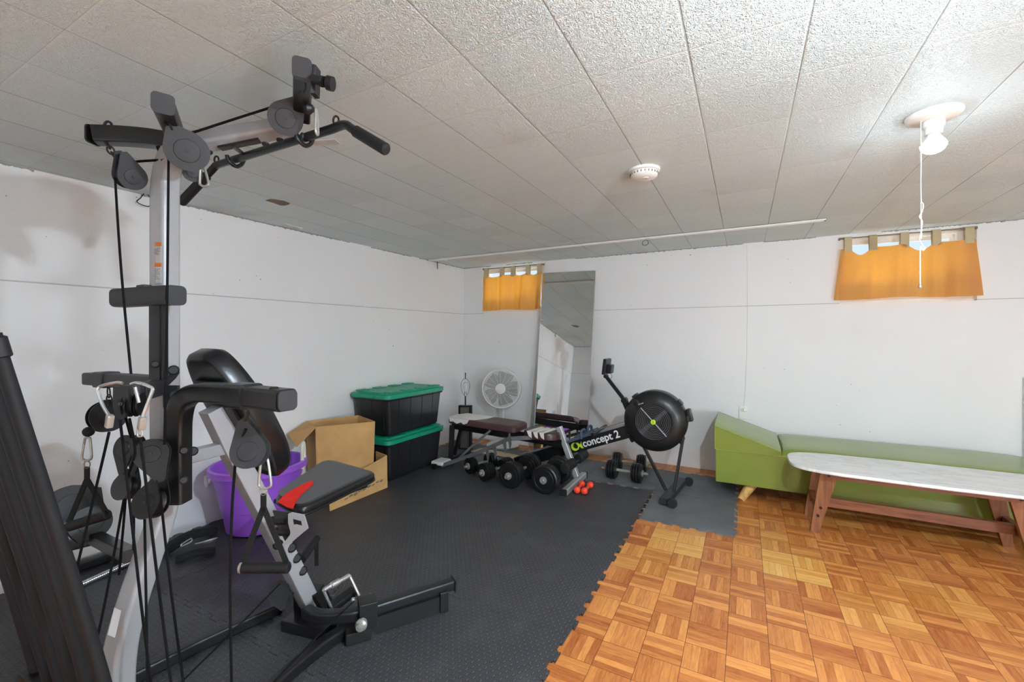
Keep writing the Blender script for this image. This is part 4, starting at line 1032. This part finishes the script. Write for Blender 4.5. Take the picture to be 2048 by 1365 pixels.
# ------------ post fittings
sq('post_collar', [cz(240, 597, 1.47), cz(300, 593, 1.42), cz(352, 591, 1.365)], .062, 'dark_plastic', .062, .016, n=3)
m = MB(); m.box(cz(297, 576, 1.43), (.05, .05, .016), None, .004); m.build('collar_knob', 'black_plastic', g)
sq('slide_rail', [cz(313, 612, 1.405), cz(313, 760, 1.405)], .036, 'dark_plastic', .02, .003, up=FW); sq('slide_rail', [cz(330, 612, 1.395), cz(330, 775, 1.395)], .008, 'black_plastic', .02, .002, up=FW)
bolt(cz(310, 729, 1.39), tocam(cz(310, 729, 1.39)))
# carriage and its fork of pulleys
sq('carriage_arm', [cz(318, 775, 1.40), cz(292, 782, 1.28), cz(258, 790, 1.16)], .048, 'dark_plastic')
MB().prism([cz(*p, 1.145) for p in ((226, 774), (256, 776), (257, 820), (250, 834), (240, 840), (231, 832), (225, 812))], FW*.005).build('fork_plate', 'dark_plastic', g, smooth=False)
MB().prism([cz(*p, 1.20) for p in ((276, 772), (292, 774), (291, 815), (284, 828), (276, 822))], FW*.005).build('fork_plate', 'dark_plastic', g, smooth=False)
m = MB(); c = cz(268, 810, 1.17); dd = (RT+FW*.4).normalized()
for k in (-1, 0, 1): m.lathe([(.032, -.005), (.025, -.002), (.025, .002), (.032, .005)], c+dd*.013*k, dd, 26)
m.build('pulley_wheel', 'black_plastic', g); bolt(cz(241, 808, 1.143), tocam(cz(241, 808, 1.143)), .007)
MB().prism([cz(*p, 1.40) for p in ((332, 765), (340, 752), (341, 738), (350, 731), (358, 737), (359, 747), (352, 757), (336, 772))], -FW*.006).build('link_plate', 'dark_plastic', g, smooth=False)
bolt(cz(347, 741, 1.385), tocam(cz(347, 741, 1.385)), .016); MB().prism([cz(*p, 1.405) for p in ((330, 771), (360, 771), (360, 815), (331, 815))], -FW*.01).build('pivot_plate', 'dark_plastic', g, smooth=False)
bolt(cz(348, 790, 1.385), tocam(cz(348, 790, 1.385)), .016)
# press arms
ra = [cz(357, 1004, 1.37), cz(357, 880, 1.365), cz(359, 833, 1.36), cz(369, 801, 1.345), cz(395, 786, 1.32), cz(440, 786, 1.27), cz(500, 792, 1.19), cz(572, 801, 1.105)]
arm = sq('press_arm', smoothpath(ra, 5), .056, 'black_paint', None, .010, up=FW, n=3)
p = cz(573.5, 801, 1.103); dr = (cz(573, 801, 1.103)-cz(500, 792, 1.19)).normalized(); MB().sweep([p, p+dr*.006], rrect(.05, .05, .011, 3)).build('end_cap', 'dark_plastic', arm)
sv = sq('arm_sleeve', [cz(470, 790, 1.225), cz(503, 793, 1.185)], .066, 'black_paint', .068, .012, n=3)
MB().prism([cz(474, 771.5, 1.22), cz(494, 771.5, 1.20), cz(498, 773.5, 1.175), cz(480, 774, 1.20)], UP*.0015).build('label_strip', 'label_orange', sv, smooth=False)
bolt(cz(548, 782, 1.12), UP, .012)
for p in ((368, 902), (367, 961)): bolt(cz(*p, 1.325), tocam(cz(*p, 1.3)), .012, mat='dark_plastic', l=.02)
sq('press_arm', [cz(322, 768, 1.52), cz(262, 762, 1.66), cz(180, 757.5, 1.87)], .052, 'dark_plastic'); sq('arm_sleeve', [cz(204, 759, 1.80), cz(222, 760, 1.755)], .062, 'dark_plastic', .064)
# ------------ backrest, seat and strut
sq('cross_tube', [cz(368, 916, 1.43), a_(420, 903), a_(472, 890)], .045, 'silver_paint', .045, .007)
st_ = [a_(424, 818), a_(470, 915), a_(520, 1010), a_(570, 1108), a_(622, 1212)]
sq('seat_strut', st_, .068, 'silver_paint', .068, .009, up=V((1, 0, 0))); p = cz(386, 903, 1.40); bolt(p, tocam(p), .015)
m = MB(); p0, p1 = a_(368, 712)+V((.0, .03, 0)), a_(521, 958)+V((0, .03, 0)); d = (p1-p0); L = d.length; d.normalize(); xx = V((1, 0, 0)); nn = xx.cross(d)
if nn.y < 0: nn = -nn
def cushion(m, c, u, v, n, prof2, lay):
    rings = [[m.b.verts.new(c+u*(x*k)+v*(y*k)+n*h) for x, y in prof2] for h, k in lay]; q = len(prof2)
    for a, b in zip(rings, rings[1:]):
        for j in range(q): m.b.faces.new((a[j], a[(j+1) % q], b[(j+1) % q], b[j]))
    m.b.faces.new(rings[0][::-1]); m.b.faces.new(rings[-1])
back = []
for k in range(48):
    a = 2*PI*k/48; ca, sa = math.cos(a), math.sin(a); x = math.copysign(abs(ca)**.42, ca); y = math.copysign(abs(sa)**.5, sa)
    wd = .142 - .03*abs(y)**3 + .012*math.cos(y*3.0); back.append((x*wd, y*L*.5))
cushion(m, (p0+p1)/2, xx, d, nn, back, [(-.002, .90), (.0, .97), (.012, 1.0), (.05, 1.0), (.072, .95), (.082, .80)]); m.build('backrest', 'black_vinyl', g, ang=50)
MB().box((p0+p1)/2-nn*.012+d*.02, (.14, .02, L*.72), d.to_track_quat('Z', 'Y').to_matrix(), .004).build('back_board', 'black_plastic', g)
# seat pad, wider at its front edge
zs = .60; S = [oz(600, 1018, zs), oz(757, 944, zs), oz(655, 916, zs), oz(547, 988, zs)]
def rpoly(P, r, n=5):
    out = []
    for i in range(len(P)):
        a, b, c = P[i-1], P[i], P[(i+1) % len(P)]; d1 = (a-b).normalized()*r; d2 = (c-b).normalized()*r
        for k in range(n+1): t_ = k/n; out.append((b+d1)*(1-t_)**2+b*2*t_*(1-t_)+(b+d2)*t_*t_)
    return out
sc_ = sum(S, V())/4; tilt = lambda p: p+UP*(.0)
P = rpoly(S, .06); m = MB(); rings = []
for h, k in ((-.050, .86), (-.046, .95), (-.034, 1.0), (-.013, 1.0), (-.003, .965), (.0, .9)):
    rings.append([m.b.verts.new(sc_+(p-sc_)*k+UP*h) for p in P])
for a, b in zip(rings, rings[1:]):
    for j in range(len(P)): m.b.faces.new((a[j], a[(j+1) % len(P)], b[(j+1) % len(P)], b[j]))
m.b.faces.new(rings[0][::-1]); m.b.faces.new(rings[-1]); seat = m.build('seat', 'black_vinyl', g, ang=50)
MB().prism([sc_+(p-sc_)*.90-V((.006, .012, 0)) for p in P], UP*.0012).build('seat_top', 'grey_vinyl', seat, smooth=False)
fl = [oz(*p, zs+.0013) for p in ((555, 1006), (571, 989), (590, 978), (609, 968), (622, 963), (627, 965), (626, 970), (616, 979), (604, 989), (594, 1001), (589, 1011), (586, 1019), (575, 1016))]
MB().prism(fl, UP*.0022).build('red_flash', 'red_vinyl', seat, smooth=False)
m = MB()
for h, k in ((-.062, .97),): m.tube([sc_+(p-sc_)*1.0+UP*-.036 for p in P], .004, 6, closed=True)
m.build('seat_welt', 'black_vinyl', seat)
MB().box(sc_+UP*-.060, (.20, .36, .02), Matrix.Rotation(-.05, 3, 'Z'), .004).build('seat_board', 'black_plastic', seat)
Zb = 1.66
pl = [cz(*p, Zb) for p in ((576, 1029), (583, 1026), (608, 1031), (616, 1058), (598, 1073), (584, 1085), (571, 1090), (562, 1104), (556, 1098), (566, 1087), (577, 1078), (581, 1066), (576, 1046))]
o = MB().prism(pl, FW*.006).build('seat_bracket', 'silver_paint', g, smooth=False)
MB().prism([cz(*p, Zb-.001) for p in ((586, 1039), (602, 1043), (604, 1052), (593, 1049), (588, 1050))], FW*.009).build('bracket_slot', 'bolt_black', o, smooth=False); MB().prism([cz(*p, Zb+.03) for p in ((545, 1022), (582, 1026), (583, 1065), (570, 1083), (553, 1050))], FW*.006).build('seat_hinge', 'dark_plastic', g, smooth=False)
for p, Z in (((558, 1042), 1.70), ((567, 1064), 1.70)): MB().cyl(cz(*p, Z)-RT*.03, cz(*p, Z)+RT*.03, .016, n=16).build('hinge_roller', 'black_rubber', g)
for p in ((556, 1090), (583, 1096), (593, 1117), (605, 1142)):
    c = a_(*p)+tocam(a_(*p))*.035; bolt(c, tocam(c), .02, l=.02)
# foot-end base
MB().prism([a_(606, 1192)-RT*.045, a_(606, 1192)+RT*.05, a_(640, 1250)+RT*.055, a_(618, 1262)-RT*.06], FW*.09).build('strut_shoe', 'black_paint', g, smooth=False)
fb = [oz(612, 1224, .11), oz(640, 1234, .11), oz(690, 1232, .11), oz(735, 1222, .11), oz(905, 1168, .11)]
base = sq('front_base_tube', smoothpath(fb, 5), .048, 'black_paint', .048, .010, n=3)
c = oz(907, 1168, .11); MB().box(c, (.006, .06, .055), Matrix.Rotation(1.0, 3, 'Z')).build('end_cap', 'black_plastic', base)
MB().prism([oz(752, 1236, .085), oz(883, 1194, .085), oz(883, 1194, .085)-UP*.072, oz(752, 1236, .085)-UP*.072], FW*.012).build('foot_platform', 'black_rubber', g, smooth=False)
c = oz(886, 1200, .06); MB().box(c, (.04, .05, .09), Matrix.Rotation(.94, 3, 'Z'), .004).build('platform_post', 'black_paint', g)
c = oz(735, 1225, .11); MB().box(c, (.075, .075, .11), Matrix.Rotation(.94, 3, 'Z'), .006).build('clamp_block', 'black_paint', g)
cb = c-FW*.045+UP*-.012-RT*.004; MB().lathe([(.018, 0), (.018, .012), (.024, .014), (.024, .024), (.017, .03), (.016, .04), (.006, .042)], cb, -FW, 18).build('clamp_bolt', 'nickel', g)
for x, y in ((708, 1199), (741, 1192), (706, 1230), (745, 1228)): p = oz(x, y, .15 if y < 1210 else .11)-FW*.01; bolt(p, UP if y < 1210 else -RT, .009, mat='nickel')
MB().box(oz(715, 1262, .035), (.10, .10, .05), Matrix.Rotation(.94, 3, 'Z'), .006).build('clamp_foot', 'black_rubber', g)
def flo(pts, z, name='base_tube', w=.048): return sq(name, smoothpath([oz(*p, z) for p in pts], 4), w, 'black_paint', w, .010, n=3)
flo([(252, 1362), (400, 1288), (560, 1214)], .035); flo([(700, 1248), (680, 1268), (640, 1295), (560, 1362), (470, 1450)], .035)
c = oz(618, 1250, .035); MB().box(c, (.22, .09, .05), Matrix.Rotation(.2, 3, 'Z'), .006).build('base_plate', 'black_paint', g)
# left low-pulley outrigger
cpt = lambda px, py, z: oz(px, py, z)
o1 = [cz(262, 1112, 1.75), cz(222, 1092, 1.9), cz(190, 1076, 2.0)]
sq('outrigger', o1, .05); sq('outrigger', [cz(190, 1078, 2.0), cz(128, 1094, 2.05), cz(60, 1112, 2.1)], .05)
sq('outrigger_post', [cz(170, 1075, 2.0), cz(172, 1040, 2.0)], .03)
sq('outrigger', [oz(130, 1142, .04), oz(262, 1098, .04)], .048)
# power rods and the box they stand in
for k in range(6):
    x = -1.46-.128*k; b = V((x, .545, .10)); tp = V((x, .305, 1.29+.0*k))
    pts = smoothpath([b, b+(tp-b)*.33+V((0, .006, 0)), b+(tp-b)*.66+V((0, .004, 0)), tp], 6)
    rod = MB().tube(pts, .0148, 14, scale=[1.12-.18*i/(len(pts)-1) for i in range(len(pts))]).build('power_rod', 'rod_black', g)
    dv = (pts[-1]-pts[-2]).normalized(); MB().lathe([(.017, 0), (.0195, .003), (.0195, .045), (.015, .048)], pts[-1]-dv*.055, dv, 14).build('rod_cap', 'black_rubber', rod)
MB().box((AX-.07, .56, .085), (.76, .12, .15), None, .012).build('rod_box', 'black_plastic', g)
MB().box((AX, .52, .02), (.5, .28, .04), None, .008).build('rear_base', 'black_paint', g)
# triangular hooks that hold the rod caps, and their cables
def tri(pts, Z0, Z1, n0):
    P = [cz(px, py, Z0+(Z1-Z0)*i/(len(pts)-1)) for i, (px, py) in enumerate(pts)]
    o = MB().tube(smoothpath(P, 4), .0042, 8).build('rod_hook', 'chrome', g)
    b = P[-1]; MB().box(b-UP*.012, (.016, .016, .036), Matrix.Rotation(.3, 3, 'Y'), .004).build('hook_latch', 'nickel', o); return o
tri([(245, 767), (232, 766), (205, 772), (196, 778), (196, 786), (206, 812), (219, 834)], 1.14, 1.13, 0)
tri([(262, 769), (276, 766), (296, 772), (305, 778), (303, 788), (294, 812), (284, 838)], 1.13, 1.12, 0)
m = MB().cyl(cz(270, 775, 1.12), cz(278, 806, 1.12), .004); m.build('latch_pin', 'nickel', g)
carab('hook_clip', cz(280, 850, 1.12), cz(280, 874, 1.12), .012, RT, g, r=.0028)
def cable(pts, Z0, Z1, r=.0036):
    n = len(pts)-1; P = [cz(px, py, Z0+(Z1-Z0)*i/n) for i, (px, py) in enumerate(pts)]
    return MB().tube(smoothpath(P, 3), r, 6).build('cable', 'cable_black', g)
cable([(229, 330), (234, 420), (244, 560), (262, 748)], 1.40, 1.22); cable([(337, 318), (336, 450), (334, 620), (331, 780), (329, 890)], 1.385, 1.28)
cable([(384, 266), (470, 238), (545, 214)], 1.37, 1.40, .0042); cable([(256, 325), (290, 322), (326, 320)], 1.41, 1.43, .0042)
cable([(218, 866), (196, 960), (147, 1165)], 1.13, 1.25); cable([(240, 840), (254, 960), (280, 1190), (302, 1368)], 1.15, 1.15)
cable([(281, 877), (291, 960), (319, 1190), (342, 1368)], 1.12, 1.12); cable([(320, 985), (343, 1190), (367, 1368)], 1.27, 1.2)
cable([(289, 1030), (292, 1190), (295, 1368)], 1.28, 1.2); cable([(249, 992), (213, 1190), (188, 1306)], 1.30, 1.28)
cable([(251, 1000), (246, 1060), (238, 1150)], 1.31, 1.36); cable([(268, 1000), (267, 1100)], 1.31, 1.36)
cable([(252, 838), (262, 875)], 1.2, 1.3); cable([(259, 838), (270, 905), (252, 960)], 1.2, 1.3)
cable([(492, 858), (474, 905), (468, 960), (463, 1040), (460, 1180), (463, 1368)], 1.14, 1.14); cable([(478, 900), (470, 935)], 1.13, 1.14)
cable([(560, 1168), (478, 1252), (360, 1368)], 1.84, 1.50); cable([(708, 1203), (640, 1268), (545, 1368)], 1.80, 1.45)
# wrist handles hanging on the cables
def dhandle(label, Zc, ball, ctop, cbot, ring, ends, wid, shaft=None, ey=None):
    e0, e1 = cz(*ends[0], Zc if ey is None else ey[0]), cz(*ends[1], Zc if ey is None else ey[1])
    t = thing('cable_handle', label, 'handle', tuple((e0+e1)/2), 'cable handles')
    MB().ball(cz(*ball, Zc), ball_r*Zc/FPX, 14).build('stop_ball', 'black_rubber', t)
    MB().tube([cz(ball[0], ball[1]+6, Zc), cz(*ctop, Zc)], .004, 6).build('cable_end', 'nickel', t)
    carab('carabiner', cz(*ctop, Zc), cz(*cbot, Zc), wid, RT, t)
    r0 = cz(*ring, Zc); MB().tube([r0+RT*(.011*math.cos(2*PI*i/12))+UP*(.008+.013*math.sin(2*PI*i/12)) for i in range(12)], .0024, 6, closed=True).build('ring', 'nickel', t)
    nk = r0 + (shaft or UP*-.045)
    w_ = .018
    m = MB(); fp = [(w_/2, .002), (-w_/2, .002), (-w_/2, -.002), (w_/2, -.002)]
    m.sweep([r0, nk], fp, up=FW); d = (e1-e0).normalized()
    for e in (e0, e1): m.sweep([nk, e], fp, up=FW)
    m.build('strap', 'strap_black', t); m = MB().lathe([(.012, -.004), (.0175, 0), (.0175, (e1-e0).length), (.012, (e1-e0).length+.004)], e0, d, 18); m.build('grip', 'black_rubber', t)
    m = MB().lathe([(.0178, 0), (.0185, .004), (.0178, .008)], e0 if wid > .03 else e1-d*.008, d, 18); m.build('grip_collar', 'nickel', t); return t
ball_r = 10
dhandle('black strap handle on a small carabiner under the left arm of the gym', 1.55, (177, 864), (175, 876), (173, 922), (174, 934), ((134, 1055), (215, 1030)), .034)
ball_r = 8
dhandle('black strap handle on a large carabiner hanging in front of the seat strut', 1.42, (530, 910), (529, 918), (530, 978), (527, 988), ((481, 1136), (577, 1136)), .040, None)
# the third handle lies behind the strut
e0, e1 = cz(604, 1120, 1.93), cz(633, 1078, 2.08)
t = thing('cable_handle', 'black grip handle sticking out behind the seat strut', 'handle', tuple((e0+e1)/2), 'cable handles')
MB().cyl(e0, e1, .018).build('grip', 'black_rubber', t); MB().sweep([e1, e1+V((0, 0, -.13))], [(.009, .002), (-.009, .002), (-.009, -.002), (.009, -.002)], up=FW).build('strap', 'strap_black', t)
# chrome handle by the clamp block
zc = .10
h0, h1, h2, h3 = oz(663, 1217, .12), cz(647, 1181, 1.83), cz(699, 1152, 1.93), oz(718, 1192, .14)
t = thing('chrome_row_handle', 'chrome U-shaped handle with a knurled sleeve on the gym foot', 'handle', tuple(h0))
MB().tube(smoothpath([h0, h0+(h1-h0)*.9, h1+(h2-h1)*.05, h1+(h2-h1)*.5, h1+(h2-h1)*.95, h3+(h2-h3)*.9, h3], 5), .0065, 10).build('bar', 'chrome', t)
d = (h2-h1).normalized(); L = (h2-h1).length
MB().lathe([(.0085, 0), (.010, .002), (.010, L*.26), (.014, L*.28), (.014, L*.58), (.010, L*.60), (.010, L*.97), (.0085, L)], h1, d, 18).build('sleeve', 'chrome', t)
MB().sweep([oz(660, 1218, .10), oz(708, 1182, .13)], rrect(.05, .03, .008, 2)).build('pivot_roller', 'black_rubber', g)
chain(cz(662, 1190, 1.86), cz(685, 1172, 1.9), 3, .008)
# ------------------------------------------------------------------ things along the left wall behind the gym
t = thing('threaded_bar', 'chrome bar with a threaded end on the floor behind the gym post', 'bar', tuple(oz(205, 1152, ZM)))
q0, q1 = oz(148, 1176, ZM+.016), oz(320, 1098, ZM+.016); d = (q1-q0).normalized()
MB().cyl(q0+d*.13, q1, .011).build('shaft', 'chrome', t)
MB().lathe([(.0115 if i % 2 else .0135, .0045*i) for i in range(60)], q0, d, 14).build('thread', 'chrome', t)
MB().lathe([(.013, 0), (.026, .002), (.026, .014), (.013, .016)], q0+d*.29, d, 10).build('spin_collar', 'chrome', t)
q0, q1 = oz(330, 1102, ZM+.025), oz(428, 1062, ZM+.025)
t = thing('ankle_strap', 'black padded strap with a chrome clip at the left wall beside the purple tub', 'strap', tuple((q0+q1)/2), 'straps by the left wall')
MB().sweep(smoothpath([q0, (q0+q1)/2+UP*.03, q1], 5), rrect(.07, .045, .015, 2)).build('pad', 'strap_black', t)
carab('clip', oz(362, 1092, .07), oz(384, 1080, .075), .02, UP, t)
q0, q1 = oz(352, 1120, ZM+.02), oz(430, 1102, ZM+.02)
t = thing('ankle_strap', 'black strap with a small chrome ring lying on the mat left of the purple tub', 'strap', tuple((q0+q1)/2), 'straps by the left wall')
MB().sweep(smoothpath([q0, (q0+q1)/2+UP*.012, q1], 5), rrect(.06, .028, .01, 2)).build('pad', 'strap_black', t)
MB().tube([oz(421, 1100, .035)+V((.018*math.cos(2*PI*i/14), .018*math.sin(2*PI*i/14), .004*math.sin(4*PI*i/14))) for i in range(14)], .003, 6, closed=True).build('ring', 'chrome', t)
q0, q1 = oz(392, 1088, .014), oz(432, 1078, .014)
t = thing('snap_link', 'grey metal snap link lying on the mat between the straps and the purple tub', 'clip', tuple((q0+q1)/2))
carab('link', q0, q1, .03, V((0, 1, 0)), t, 'chrome', .005)
